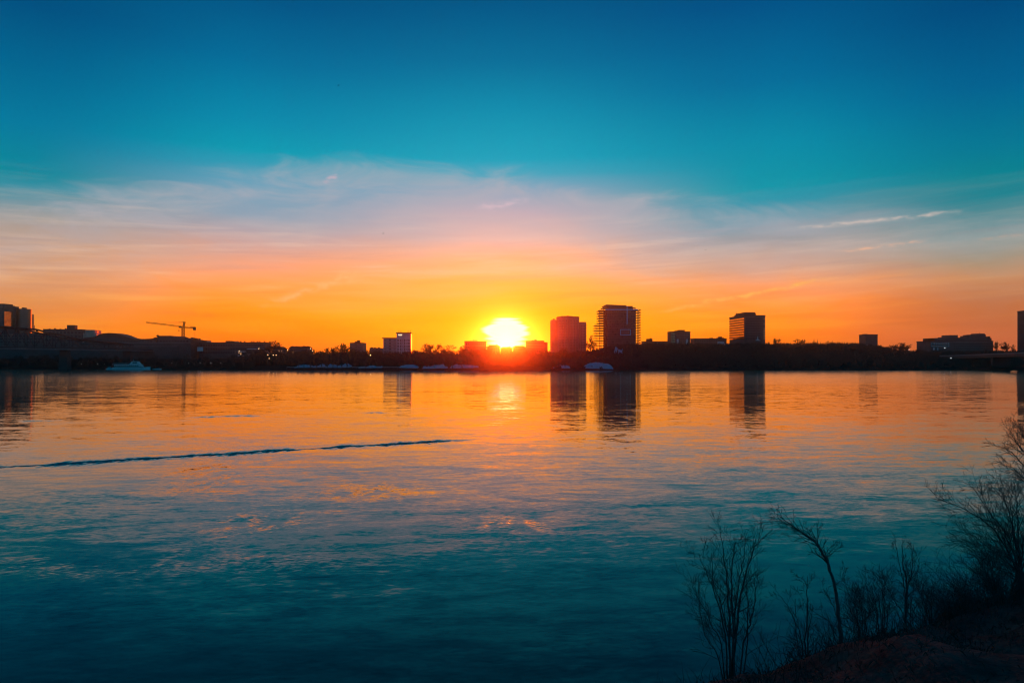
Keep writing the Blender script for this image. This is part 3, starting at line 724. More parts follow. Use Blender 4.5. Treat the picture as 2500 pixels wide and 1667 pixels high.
for c in range(12): MB().box(.5 + c*1.5, .7 + c*1.5, -.35, -.26, 0, top - 1).obj('mullion', M['concrete_dark'], root)
sp = thing('church_spire', 'small pale blue spire against the base of the striped office tower', 'spire', (X(1850, 690), 690, land(X(1850, 690), 690)))
sz = sp.location.z
MB().box(-1.2, 1.2, -1, 1, 0, Z(831.6, 690) - sz).obj('tower', M['concrete_dark'], sp)
MB().extr([(-2.4, Z(831.5, 690) - sz), (2.4, Z(831.5, 690) - sz), (0, Z(828, 690) - sz)], -1.5, 1.5).obj('gable', M['panel_white'], sp)
MB().tube([(0, 0, Z(829, 690) - sz), (0, 0, Z(820.5, 690) - sz)], [.8, .08], 6).obj('spire', M['panel_white'], sp)

# --- right-hand buildings
root, w, h, ro = block('plain_tower', 'plain windowless dark block alone right of the pine trees', 2097.5, 2143, 816, 745, 14, 'concrete_dark')
rooftop(root, w, h, [(.02, .24, 1.0)], 745, depth=6)
for f in (.22, .5, .8): MB().box(-w/2 + f*w - .3, -w/2 + f*w + .3, -.2, -.02, 0, h - 1.2).obj('pilaster', M['concrete_dark'], root)
grid_windows(root, -w/2 + .5, -w/2 + w*.2, h - 16, h - 11, 1, 2, M['panel_white'])
root, w, h, ro = block('low_hall', 'low flat hall joined to the left of the plain dark block', 2063, 2097, 844, 748, 12, 'concrete_dark')
grid_windows(root, -w/2 + .5, w/2 - .5, h - 4, h - 1, 8, 1, M['glass'])
Yr = 690
root, w, h, ro = block('hospital_block', 'long stepped dark building with roof boxes near the right edge', 2238, 2425, 832, Yr, 24, 'concrete_dark')
def rx(px): return X(px, Yr + 18) - root.location.x
MB().box(rx(2259), w/2 - .6, 1.5, 22, h - .3, h + 7.0/F*Yr).obj('upper_storey', M['concrete_dark'], root)
for a, b, t_ in ((2238, 2250, 830.8),):
    pass
for a, b, t_ in ((2259, 2290, 825), (2287, 2300, 822.5), (2299.5, 2318, 817.5), (2332, 2340, 823), (2343, 2357, 819), (2345, 2351, 816.8), (2359, 2384, 815.8), (2366.5, 2384.2, 813.6), (2388, 2396, 821.5), (2412, 2420, 820.8)):
    MB().box(min(rx(a), w/2 - 3), min(rx(b), w/2 - .8), 3 + (a % 3), 14 + (a % 5), h - .2, Z(t_, Yr) - root.location.z).obj('roof_box', M['concrete_dark'], root)
MB().tube([(rx(2375.5), 8, h), (rx(2375.5), 8, Z(811, Yr) - root.location.z)], .15, 4).obj('antenna', M['steel'], root)
for r in range(4): MB().box(w/2 + .02, w/2 + 1.9, 3, 14, h - 1.2 - r*2.5, h - .8 - r*2.5).obj('balcony', M['concrete'], root)
grid_windows(root, rx(2246), rx(2292), h - 6.5, h - 1.5, 8, 2, M['coated_dark'], fw=.45, fh=.5)
MB().box(-w/2 + 1, w/2 - 6, -.3, -.02, h - 1.4, h - .8).obj('cornice', M['concrete'], root)
for a, b in ((2252, 2255), (2261.5, 2264)): MB().box(rx(a), rx(b), -.5, -.02, h - 9.6, h - 6.8).obj('bay', M['panel_white'], root)
grid_windows(root, rx(2300), w/2 - 1, h - 9, h - 1.8, 18, 3, M['glass'], fw=.5)
Yr = 660
root, w, h, ro = block('apartment_tower', 'tall dark tower cut by the right edge, balconies up its side', 2484, 2620, 757.5, Yr, 12, 'concrete_dark')
for r in range(17):
    z = h - 2.0 - r*2.02
    MB().box(-w/2 - 1.5, -w/2 - .02, 1, 9, z - .35, z).obj('balcony', M['concrete_dark'], root)
    MB().box(-w/2 - 1.5, -w/2 - 1.4, 1, 9, z + .01, z + .65).obj('balustrade', M['concrete_dark'], root)
grid_windows(root, -w/2 + .6, -w/2 + 9, h - 2 - 17*2.02, h - 1.4, 4, 17, M['glass'], fw=.6, fh=.5)

# ------------------------------------------------------------------ tower crane
Yk = 650; k_ = Yk / F
bx = X(446.5, Yk); zb = land(bx, Yk)
root = thing('tower_crane', 'tower crane with long jib reaching left over the museum roofs', 'crane', (bx, Yk, zb))
def lz(py): return Z(py, Yk) - zb
def lattice(mbx, a, b, w, bays, chord, brace):
    a, b = Vector(a), Vector(b); d = (b - a).normalized()
    p = d.cross(Vector((0, 1, 0))).normalized() * w / 2; q_ = Vector((0, 1, 0)) * w / 2
    cs = [p + q_, p - q_, -p - q_, -p + q_]
    for c in cs: mbx.bar(a + c, b + c, chord)
    for i in range(bays):
        u, v_ = a.lerp(b, i / bays), a.lerp(b, (i + 1) / bays)
        for j in range(4):
            mbx.bar(u + cs[j], v_ + cs[(j + 1) % 4], brace)
        mbx.bar(v_ + cs[0], v_ + cs[1], brace); mbx.bar(v_ + cs[2], v_ + cs[3], brace)
    return mbx
lattice(MB(), (0, 0, 0), (.3, 0, lz(800)), 2.0, 20, .34, .2).obj('mast', M['crane'], root)
lattice(MB(), (.3, 0, lz(800)), (1.5, 0, lz(785.5)), 1.2, 6, .3, .18).obj('tower_head', M['crane'], root)
jl = (446.5 - 357) * k_
lattice(MB(), (-1.5, 0, lz(797.2)), (-jl, 0, lz(787)), 1.1, 24, .22, .13).obj('jib', M['crane'], root)
lattice(MB(), (1.0, 0, lz(799)), (11.5, 0, lz(801)), .9, 7, .28, .16).obj('counter_jib', M['crane'], root)
MB().box(10.0, 11.9, -1.2, 1.2, lz(806), lz(798)).obj('counterweight', M['concrete_dark'], root)
MB().box(7.0, 9.5, -.7, .7, lz(800), lz(798)).obj('winch', M['steel'], root)
MB().box(-3.0, -1.0, -1.6, .2, lz(800.5), lz(796.5)).obj('cab', M['steel'], root)
cb = MB()
for t_ in (.35, .62, .95): cb.bar((1.5, 0, lz(785.8)), (-jl*t_, 0, lz(797.2 - 10.2*t_)), .10)
cb.bar((1.5, 0, lz(785.8)), (10.5, 0, lz(799.5)), .10)
cb.obj('pendant_cable', M['steel'], root)
MB().bar((-jl*.11, 0, lz(797)), (-jl*.11, 0, lz(806)), .12).obj('hoist_cable', M['steel'], root)
MB().box(-jl*.11 - .5, -jl*.11 + .5, -.3, .3, lz(808), lz(806)).obj('hook_block', M['steel'], root)

# ------------------------------------------------------------------ left truss bridge
A, B = Vector((-364.0, 380.0, 0)), Vector((-322.0, 612.0, 0))
root = thing('truss_bridge', 'dark steel truss bridge with arched top chord entering from the left edge', 'bridge', tuple(A), math.atan2(B.y - A.y, B.x - A.x))
Lb = (B - A).length; DZ = 15.6; WID = 5.0
MB().box(0, Lb, -WID - 1.2, WID + 1.2, DZ - .9, DZ).obj('deck', M['steel_grey'], root)
def chord(s):                                   # height of the top chord above the deck along the bridge
    return lerp([(0, 9), (40, 13.5), (78, 14.2), (106, 13.6), (126, 10.8), (150, 7.5), (176, 6.0), (205, 4.5)], s)
NP = 26; pl_ = 205 / NP
for side in (-WID, WID):
    MB().tube([(i*pl_, side, DZ + chord(i*pl_)) for i in range(NP + 1)], .62, 4).obj('top_chord', M['steel'], root)
    MB().box(0, Lb, side - .35, side + .35, DZ + .02, DZ + .75).obj('bottom_chord', M['steel'], root)
    for i in range(NP + 1):
        s = i * pl_
        MB().bar((s, side, DZ + .7), (s, side, DZ + chord(s)), .5).obj('vertical', M['steel'], root)
        if i < NP:
            s2 = (i + 1) * pl_
            if i % 2: MB().bar((s, side, DZ + .8), (s2, side, DZ + chord(s2)), .42).obj('diagonal', M['steel'], root)
            else: MB().bar((s, side, DZ + chord(s)), (s2, side, DZ + .8), .42).obj('diagonal', M['steel'], root)
for i in range(0, NP + 1, 2):
    s = i * pl_; MB().bar((s, -WID, DZ + chord(s)), (s, WID, DZ + chord(s)), .4).obj('cross_brace', M['steel'], root)
MB().box(0, Lb, -WID - 1.15, -WID - 1.05, DZ + 1.0, DZ + 1.12).obj('railing', M['steel_grey'], root)
for s in (60, 140, 205):
    MB().quadbox([(s-2.2, -4, -3), (s+2.2, -4, -3), (s+2.2, 4, -3), (s-2.2, 4, -3), (s-1.4, -3.4, DZ-.92), (s+1.4, -3.4, DZ-.92), (s+1.4, 3.4, DZ-.92), (s-1.4, 3.4, DZ-.92)]).obj('pier', M['steel'], root)

# ------------------------------------------------------------------ right road bridge
A, B = Vector((X(2318, 590), 590, 0)), Vector((330, 330, 0))
root = thing('road_bridge', 'low dark road bridge rising off the right edge of the river', 'bridge', tuple(A), math.atan2(B.y - A.y, B.x - A.x))
Lb = (B - A).length
n = 20; pr = []
zt = lambda t: 10.0 + 3.2 * t
top_ = [(Lb*t/n, zt(t/n)) for t in range(n + 1)]
def strip(off, hh): return [(a, b + off) for a, b in top_] + [(a, b + off + hh) for a, b in reversed(top_)]
MB().extr(strip(-1.9, 1.9), -8, 8).obj('deck', M['steel'], root)
MB().extr(strip(.02, .9), 7.5, 7.8).obj('parapet', M['steel_grey'], root)
MB().extr(strip(.02, .9), -7.8, -7.5).obj('parapet', M['steel_grey'], root)
for s in (25, 85, 150, 215):
    MB().box(s - 1.5, s + 1.5, -6, 6, -3, zt(s / Lb) - 1.92).obj('pier', M['steel'], root)

# ------------------------------------------------------------------ boats
def boat_hull(L, B_, H, bow=1):
    m = MB(); n = 14; ring = []
    for i in range(n + 1):
        t = i / n; x = -L/2 + L*t
        wd = B_/2 * (1.0 if t < .6 else math.sqrt(max(0.0, 1 - ((t - .6)/.4)**2))) * (.86 + .14*min(1, t*6))
        sh = H * (1 + .30 * max(0, t - .55)**2 / .2)
        ring.append((x, max(wd, .04), sh))
    for x, wd, sh in ring:
        m.v += [(x*bow, -wd, sh), (x*bow, -wd*.86, -.3), (x*bow, wd*.86, -.3), (x*bow, wd, sh)]
    for i in range(n):
        for j in range(3): m.f.append((i*4+j, i*4+j+1, (i+1)*4+j+1, (i+1)*4+j))
        m.f.append((i*4+3, i*4, (i+1)*4, (i+1)*4+3))
    m.f += [(0, 1, 2, 3), (n*4+3, n*4+2, n*4+1, n*4)]
    return m
Yb = 505; xb = X(322, Yb)
root = thing('cruise_boat', 'white cruise boat with stepped wheelhouse moored before the left bank', 'boat', (xb, Yb, 0), R(3)); root.scale = (.86, .86, .86)
boat_hull(31, 7, 2.0).obj('hull', M['white'], root)
MB().box(-14, 8.6, -2.7, 2.7, 2.15, 2.5).obj('deck', M['steel_grey'], root)
cabin = MB().extr([(-13.5, 2.52), (9.2, 2.52), (7.6, 4.3), (-13.5, 4.3)], -2.4, 2.4).obj('cabin', M['white'], root)
for i in range(12): MB().box(-13 + i*1.66, -11.8 + i*1.66, -2.52, -2.38, 3.0, 3.9).obj('window', M['glass'], cabin)
MB().box(-15, 8.6, -2.9, 2.9, 4.32, 4.62).obj('upper_deck', M['white'], root)
wh = MB().extr([(-1.5, 4.64), (7.4, 4.64), (5.4, 6.9), (.8, 7.0)], -2.0, 2.0).obj('wheelhouse', M['white'], root)
for i in range(2): MB().box(1.6 + i*2, 3.2 + i*2, -2.12, -1.98, 5.5, 6.5).obj('window', M['glass'], wh)
MB().box(.2, 6.0, -2.3, 2.3, 7.02, 7.25).obj('wheelhouse_roof', M['white'], root)
MB().tube([(1.4, 0, 7.2), (1.2, 0, 8.9)], [.16, .07], 5).obj('mast', M['white'], root)
rl = MB()
for i in range(12): rl.bar((-14.8 + i*1.2, -2.8, 4.6), (-14.8 + i*1.2, -2.8, 5.5), .08)
rl.bar((-14.8, -2.8, 5.5), (-1.6, -2.8, 5.5), .1); rl.obj('railing', M['white'], root)
root = thing('motor_boat', 'tiny dark motor boat at the right end of the cruise boat', 'boat', (X(384, 506), 506, 0), R(-4))
boat_hull(6.5, 2.2, .8).obj('hull', M['panel_white'], root)
MB().extr([(-1, .8), (1.4, .8), (.7, 1.7), (-.8, 1.7)], -.8, .8).obj('cabin', M['glass'], root)
root = thing('motor_boat', 'small pale boat at the left end of the cruise boat', 'boat', (X(266, 508), 508, 0), R(170))
boat_hull(5.5, 2.0, .8).obj('hull', M['white'], root)
MB().extr([(-1, .8), (1.0, .8), (.5, 1.9), (-.8, 1.9)], -.8, .8).obj('cabin', M['panel_white'], root)

# ------------------------------------------------------------------ snow left on the shore
def snow(px0, px1, ytop, Y, dpt, label, lumps=0.5):
    x0, x1 = X(px0, Y), X(px1, Y); cx = (x0 + x1)/2; w = (x1 - x0)/2
    zt = Z(ytop, Y); m = MB(); nx, ny = 60, 14
    for j in range(ny + 1):
        for i in range(nx + 1):
            u, v_ = -1 + 2*i/nx, -1 + 2*j/ny
            ed = max(0.0, 1 - abs(u)**(2.2 if lumps < .3 else 6)) * max(0.0, 1 - v_*v_)
            x, y = cx + u*w, Y + dpt*(v_)*.5
            g = land(x, y)
            hh = max(.4, zt - land(cx, Y))
            nn = 1 + lumps * mnoise.noise(Vector((x*.35, y*.35, px0))) + .5*lumps * mnoise.noise(Vector((x*1.1, y*1.1, px0)))
            m.v.append((x - cx, y - Y, g - .35 - land(cx, Y) + (hh + .35) * (ed ** .5) * (nn if lumps < .3 else max(.15, .55 + .9*mnoise.noise(Vector((x*.22, y*.25, px0))) + .5*mnoise.noise(Vector((x*.8, y*.6, px0)))))))
    for j in range(ny):
        for i in range(nx): a = j*(nx+1)+i; m.f.append((a, a+1, a+nx+2, a+nx+1))
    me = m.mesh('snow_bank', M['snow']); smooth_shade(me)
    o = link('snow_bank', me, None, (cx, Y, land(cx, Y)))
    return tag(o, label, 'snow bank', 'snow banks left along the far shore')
def sy(px, s): 
    y = 520.0
    for _ in range(6): y = shore(X(px, y)) + s
    return y
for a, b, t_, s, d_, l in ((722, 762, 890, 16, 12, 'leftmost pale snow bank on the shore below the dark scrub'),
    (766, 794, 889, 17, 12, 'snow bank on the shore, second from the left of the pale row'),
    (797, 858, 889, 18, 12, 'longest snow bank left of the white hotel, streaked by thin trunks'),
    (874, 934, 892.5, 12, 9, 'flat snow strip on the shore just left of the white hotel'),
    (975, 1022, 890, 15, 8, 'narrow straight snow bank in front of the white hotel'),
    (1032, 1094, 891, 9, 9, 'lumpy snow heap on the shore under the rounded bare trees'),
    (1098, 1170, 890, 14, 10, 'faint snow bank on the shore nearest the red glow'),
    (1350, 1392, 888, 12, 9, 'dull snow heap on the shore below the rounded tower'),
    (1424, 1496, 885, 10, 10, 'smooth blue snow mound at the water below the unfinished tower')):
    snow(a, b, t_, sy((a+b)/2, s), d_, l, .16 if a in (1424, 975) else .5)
for a, b, t_, s, d_ in ((1500, 1521, 849, 118, 14),):
    snow(a, b, t_, sy(1510, s), d_, 'blue patch of snow high on the bank under the unfinished tower', .9)

# ------------------------------------------------------------------ trees
def bare_tree(seed, height, spread=1.0, thick=1.0, levels=5):
    r = random.Random(seed); tr, cr = MB(), MB()
    def grow(p, d, L, rad, lv):
        n = 3; pts = [p]; q_ = p
        for i in range(n):
            d = (d + Vector((r.uniform(-1, 1), r.uniform(-1, 1), r.uniform(-.4, .7))) * .16).normalized()
            q_ = q_ + d * (L / n); pts.append(q_)
        (tr if lv <= 1 else cr).tube(pts, [rad * (1 - .42 * i / n) for i in range(n + 1)], 5 if lv < 2 else 3)
        if lv >= levels: return
        kids = r.choice((3, 3, 4)) if lv else r.choice((4, 5))
        for k in range(kids):
            t = r.uniform(.45, 1.0) if k else 1.0
            a = pts[0].lerp(pts[-1], t); i0 = min(n - 1, int(t * n)); a = pts[i0].lerp(pts[i0 + 1], t * n - i0)
            an = r.uniform(0, 6.283); tilt = r.uniform(.35, .95) * spread * (1.0 if k else .45)
            u = d.orthogonal().normalized(); w_ = d.cross(u)
            nd = (d * math.cos(tilt) + (u * math.cos(an) + w_ * math.sin(an)) * math.sin(tilt)); nd.z += .12
            grow(a, nd.normalized(), L * r.uniform(.58, .80), max(rad * r.uniform(.48, .62), .028 * thick), lv + 1)
    grow(Vector((0, 0, -.4)), Vector((0, 0, 1)), height * .36, height * .022 * thick, 0)
    zmax = max(p[2] for p in cr.v); s = height / zmax
    for m in (tr, cr): m.v = [(a*s, b*s, c*s) for a, b, c in m.v]
    return tr, cr
def pine_tree(seed, height):
    r = random.Random(seed); tr, cr = MB(), MB()
    tr.tube([(0, 0, -.4), (0, 0, height * .95)], [height * .025, .04], 6)
    nl = 15
    for i in range(nl):
        t = i / (nl - 1); z = height * (.14 + .84 * t); rr = height * .24 * (1 - t) ** .8 + .10
        for k in range(13):
            a = r.uniform(0, 6.283); q_ = rr * r.uniform(.6, 1.15); dz_ = -q_ * .30
            w_ = q_ * .24; ca, sa = math.cos(a), math.sin(a)
            o = len(cr.v)
            cr.v += [(0, 0, z), (ca*q_*.6 - sa*w_, sa*q_*.6 + ca*w_, z + dz_*.4), (ca*q_, sa*q_, z + dz_), (ca*q_*.6 + sa*w_, sa*q_*.6 - ca*w_, z + dz_*.4), (ca*q_*.5, sa*q_*.5, z + dz_*.2 + q_*.14)]
            cr.f += [(o, o+1, o+4), (o+1, o+2, o+4), (o+2, o+3, o+4), (o+3, o, o+4), (o, o+3, o+2, o+1)]
    return tr, cr
BARE = []
for i, (sd, sp_) in enumerate(((11, 1.0), (23, .85), (37, 1.1), (41, .7), (59, .95))):
    t_, c_ = bare_tree(sd, 10, sp_, 2.6)
    BARE.append((t_.mesh('trunk', M['bark']), c_.mesh('crown', M['twig'])))
PINE = []
for sd in (3, 5):
    t_, c_ = pine_tree(sd, 10); PINE.append((t_.mesh('trunk', M['bark']), c_.mesh('crown', M['needle'])))
def put_tree(kind, px, ytop, Y, wide, label, group):
    x = X(px, Y); g = land(x, Y); hgt = max(2.0, Z(ytop, Y) - g)
    src = rnd.choice(BARE) if kind == 'bare' else rnd.choice(PINE)
    o = thing('bare_tree' if kind == 'bare' else 'pine_tree', label, 'tree', (x, Y, g), rnd.uniform(0, 6.28), group)
    wx = max(p.co.x for p in src[1].vertices) - min(p.co.x for p in src[1].vertices)
    sxy = (wide / F * Y) / wx if wide else hgt / 10
    o.scale = (sxy, sxy, hgt / 10)
    link('trunk', src[0], o); link('crown', src[1], o)
    return o
T = put_tree
T('bare', 678, 831, 604, 42, 'lone rounded bare tree right of the long flat-roofed building', 'bare trees on the far bank')
T('bare', 811, 846, 600, 34, 'low spreading bare tree left of the small grey flats', 'bare trees on the far bank')
T('bare', 835, 837, 600, 40, 'rounded bare tree beside the small grey block of flats', 'bare trees on the far bank')
T('bare', 1053, 836.5, 575, 56, 'broad dense bare tree right of the white hotel', 'bare trees on the far bank')
T('bare', 1092, 841, 578, 48, 'thinner bare tree right of the broad dense one', 'bare trees on the far bank')
T('bare', 1010, 852, 570, 26, 'small bare tree against the right wall of the hotel', 'bare trees on the far bank')
T('bare', 1449, 817, 680, 26, 'sparse bare tree between the rounded tower and the unfinished tower', 'bare trees on the far bank')
T('bare', 1443, 832, 680, 22, 'short bare tree at the foot of the sparse one beside the rounded tower', 'bare trees on the far bank')
T('bare', 1895, 824, 720, 22, 'first bare tree right of the striped office tower', 'bare trees on the far bank')
T('bare', 1946, 827, 720, 26, 'bare tree midway between the striped office and the pines', 'bare trees on the far bank')
T('bare', 1962, 827, 720, 14, 'slim bare tree just left of the taller pine', 'bare trees on the far bank')
T('bare', 2023, 832, 720, 14, 'small bare tree touching the right-hand dark pine', 'bare trees on the far bank')
T('bare', 2054, 838, 720, 28, 'low bare tree sloping down right of the last pine', 'bare trees on the far bank')
T('bare', 2183, 840, 720, 32, 'rounded bare tree between the plain block and the stepped building', 'bare trees on the far bank')
T('bare', 2216, 836, 720, 40, 'broad dark bare tree against the left end of the stepped building', 'bare trees on the far bank')
T('bare', 2434, 832, 720, 18, 'thin bare tree against the right end of the stepped building', 'bare trees on the far bank')
T('bare', 2461, 834, 720, 20, 'dense little bare tree left of the right-edge tower', 'bare trees on the far bank')
T('bare', 2476, 840, 720, 14, 'low bare tree touching the right-edge tower', 'bare trees on the far bank')
T('pine', 1987.5, 824, 720, 10, 'tallest pine on the ridge right of the striped office', 'pines on the far ridge')
T('pine', 1996, 826, 720, 9, 'slimmer pine right beside the tallest pine', 'pines on the far ridge')
T('pine', 2032, 830, 720, 13, 'broad dark pine at the right end of the ridge', 'pines on the far ridge')
T('pine', 2003, 832, 720, 7, 'small pine right of the two tall ones', 'pines on the far ridge')
T('pine', 1974, 833, 720, 7, 'small pine left of the tallest pine', 'pines on the far ridge')
T('pine', 1931, 834, 720, 6, 'tiny pine alone on the ridge left of the bare trees', 'pines on the far ridge')
T('pine', 2042, 842, 720, 8, 'short pine at the foot of the broad dark pine', 'pines on the far ridge')
for px in range(604, 1340, 20):
    if 925 < px < 1005: continue
    ty = 852 + rnd.uniform(-3, 5)
    if 1120 < px < 1215: ty = 844 + rnd.uniform(-2, 4)
    elif 1215 <= px <= 1252: ty = 850 + rnd.uniform(0, 3)
    elif 1252 < px < 1340: ty = 847 + rnd.uniform(-3, 3)
    T('bare', px + rnd.uniform(-6, 6), ty, sy(px, rnd.uniform(55, 85)), rnd.uniform(24, 36), 'bare tree in the dense row on the bank under the glow', 'dense tree row on the central bank')
for px in range(928, 1008, 14):
    T('bare', px, 868 + rnd.uniform(-4, 3), sy(px, 50), 22, 'low bare tree at the foot of the white hotel', 'trees at the foot of the hotel')
for px in range(1335, 1500, 15):
    T('bare', px + rnd.uniform(-5, 5), 854 + rnd.uniform(-6, 6), sy(px, rnd.uniform(60, 120)), rnd.uniform(24, 36), 'bare tree on the dark bank below the two towers', 'trees below the towers')
for px in range(1505, 2100, 17):
    T('bare', px + rnd.uniform(-6, 6), 841 + rnd.uniform(-2, 4), sy(px, rnd.uniform(110, 140)), rnd.uniform(24, 34), 'bare tree in the black wooded bank below the striped office', 'wooded bank on the right')
for px in range(2105, 2490, 20):
    T('bare', px + rnd.uniform(-6, 6), 855 + rnd.uniform(-3, 5), sy(px, rnd.uniform(90, 130)), rnd.uniform(22, 34), 'bare tree on the dark bank near the right bridge', 'trees by the right bridge')
for px in range(20, 605, 24):
    T('bare', px + rnd.uniform(-8, 8), 866 + rnd.uniform(-5, 8), sy(px, rnd.uniform(6, 10)), rnd.uniform(22, 34), 'low bare tree on the dark bank in front of the museum', 'trees before the museum')

for px in (729, 741, 757, 772, 786, 801, 812, 823, 834, 847, 868, 890, 1046, 1058, 1069, 1083, 1105, 1130):
    T('bare', px + rnd.uniform(-2, 2), 868 + rnd.uniform(-5, 6), sy(px, 8), rnd.uniform(12, 18), 'thin bare tree standing in front of the shore snow banks', 'thin trees before the snow banks')

# scrub that covers the far bank as one dark mass
def scrub(px0, px1, count, smin, smax, hmin, hmax, label):
    m = MB()
    for _ in range(count):
        px = rnd.uniform(px0, px1); s = rnd.uniform(smin, smax); y = sy(px, s); x = X(px, y); g = land(x, y)
        hh = rnd.uniform(hmin, hmax) * (.6 if s < 12 else 1)
        for k in range(9):
            a = rnd.uniform(0, 6.283); ln = rnd.uniform(.1, .55); w_ = rnd.uniform(.10, .26); b = rnd.uniform(.55, 1.0) * hh
            bx_, by_ = x + rnd.uniform(-.9, .9), y + rnd.uniform(-.9, .9)
            tx_, ty_ = bx_ + math.cos(a)*ln*b, by_ + math.sin(a)*ln*b
            o = len(m.v)
            m.v += [(bx_ - w_, by_, g - .2), (bx_ + w_, by_, g - .2), ((bx_+tx_)/2 + w_*1.6, (by_+ty_)/2, g + b*.6), (tx_, ty_, g + b), ((bx_+tx_)/2 - w_*1.6, (by_+ty_)/2 + .1, g + b*.5)]
            m.f.append((o, o+1, o+2, o+3, o+4))
    o = m.obj('scrub', M['scrub']); return tag(o, label, kind='stuff')
scrub(-60, 620, 1500, 3, 30, 2, 4.5, 'dark leafless scrub covering the bank before the museum')
scrub(610, 1340, 2200, 26, 80, 3, 7.0, 'dark leafless scrub covering the central bank')
scrub(1330, 2110, 3600, 5, 175, 2.5, 6.0, 'black leafless scrub covering the right bank')
scrub(2100, 2560, 1500, 4, 170, 2.5, 5, 'dark leafless scrub on the bank by the right bridge')

# ------------------------------------------------------------------ shore railing and lamps
ra = thing('shore_railing', 'thin grey railing along the water in front of the central snow banks', 'railing', (X(820, 462), 462, 0))
pts = []
for px in range(700, 1000, 10):
    y = sy(px, 3.0); pts.append((X(px, y) - ra.location.x, y - ra.location.y, land(X(px, y), y)))
for p in pts: MB().box(p[0]-.07, p[0]+.07, p[1]-.07, p[1]+.07, p[2]-.3, p[2]+1.25).obj('post', M['steel_grey'], ra)
MB().tube([(a, b, c + 1.25) for a, b, c in pts], .09, 4).obj('rail', M['panel_white'], ra)
MB().tube([(a, b, c + .7) for a, b, c in pts], .06, 4).obj('rail', M['steel_grey'], ra)
def lamp(px, py, s, m, label, group, r=.42):
    y = sy(px, s); x = X(px, y); g = land(x, y); zt = max(Z(py, y) - g, 2.0)
    o = thing('street_lamp', label, 'street lamp', (x, y, g), 0, group)
    MB().tube([(0, 0, -.3), (0, 0, zt)], [.10, .06], 6).obj('post', M['steel'], o)
    MB().tube([(0, 0, zt), (0, -.9, zt + .25)], .05, 4).obj('arm', M['steel'], o)
    MB().tube([(0, -.9, zt + .3), (0, -.9, zt + .12), (0, -.9, zt - .05 - r*.6)], [.08, r, r*.7], 8).obj('lamp_head', M[m], o)
for px, py in ((633, 851), (655, 866), (668, 867), (675, 867), (658, 875), (589, 865), (585, 857), (703, 855), (759, 851), (764, 857)):
    lamp(px, py, 24, 'lamp', 'tiny orange street lamp among the houses by the lone bare tree', 'orange street lamps', .24)
for px, py in ((200, 889), (240, 888.5), (257, 889), (421, 887), (462, 887), (490, 886), (516, 886), (540, 886)):
    lamp(px, py, 3.5, 'lamp_white', 'faint white lamp on the promenade beside the cruise boat', 'promenade lamps', .12)
lamp(2320, 874, 5, 'lamp_white', 'bright white lamp at the landward end of the right bridge', None, .42)
lamp(2218, 853.5, 40, 'lamp_white', 'white lamp among trees left of the stepped right building', None, .30)
lamp(2305, 849, 34, 'lamp_white', 'white lamp against the front of the stepped right building', None, .45)
lamp(905, 867, 30, 'lamp', 'single orange lamp left of the white hotel', None, .36)

# ------------------------------------------------------------------ birds
def bird(px, py, Y, span, label):
    m = MB()
    m.tube([(-.22*span, 0, 0), (-.05*span, 0, .02*span), (.12*span, 0, .01*span), (.26*span, 0, 0)], [.01*span, .055*span, .05*span, .005*span], 6)
    for s in (-1, 1):
        o = len(m.v)
        m.v += [(.08*span, 0, .02*span), (.05*span, s*.26*span, .12*span), (-.05*span, s*.5*span, .05*span), (-.04*span, s*.26*span, .11*span), (-.06*span, 0, .02*span)]
        m.f += [(o, o+1, o+3, o+4), (o+1, o+2, o+3)]
    me = m.mesh('bird', M['steel']); o = link('bird', me, None, (X(px, Y), Y, Z(py, Y))); o.rotation_euler = (0, .1, .8)
    tag(o, label, 'bird', 'birds in the sky')
bird(935, 570, 190, 1.1, 'tiny bird high in the sky left of the sun')
bird(1723, 610, 200, 1.1, 'tiny bird high in the sky between the two right towers')
bird(826, 209, 130, .9, 'tiny bird highest in the blue sky')

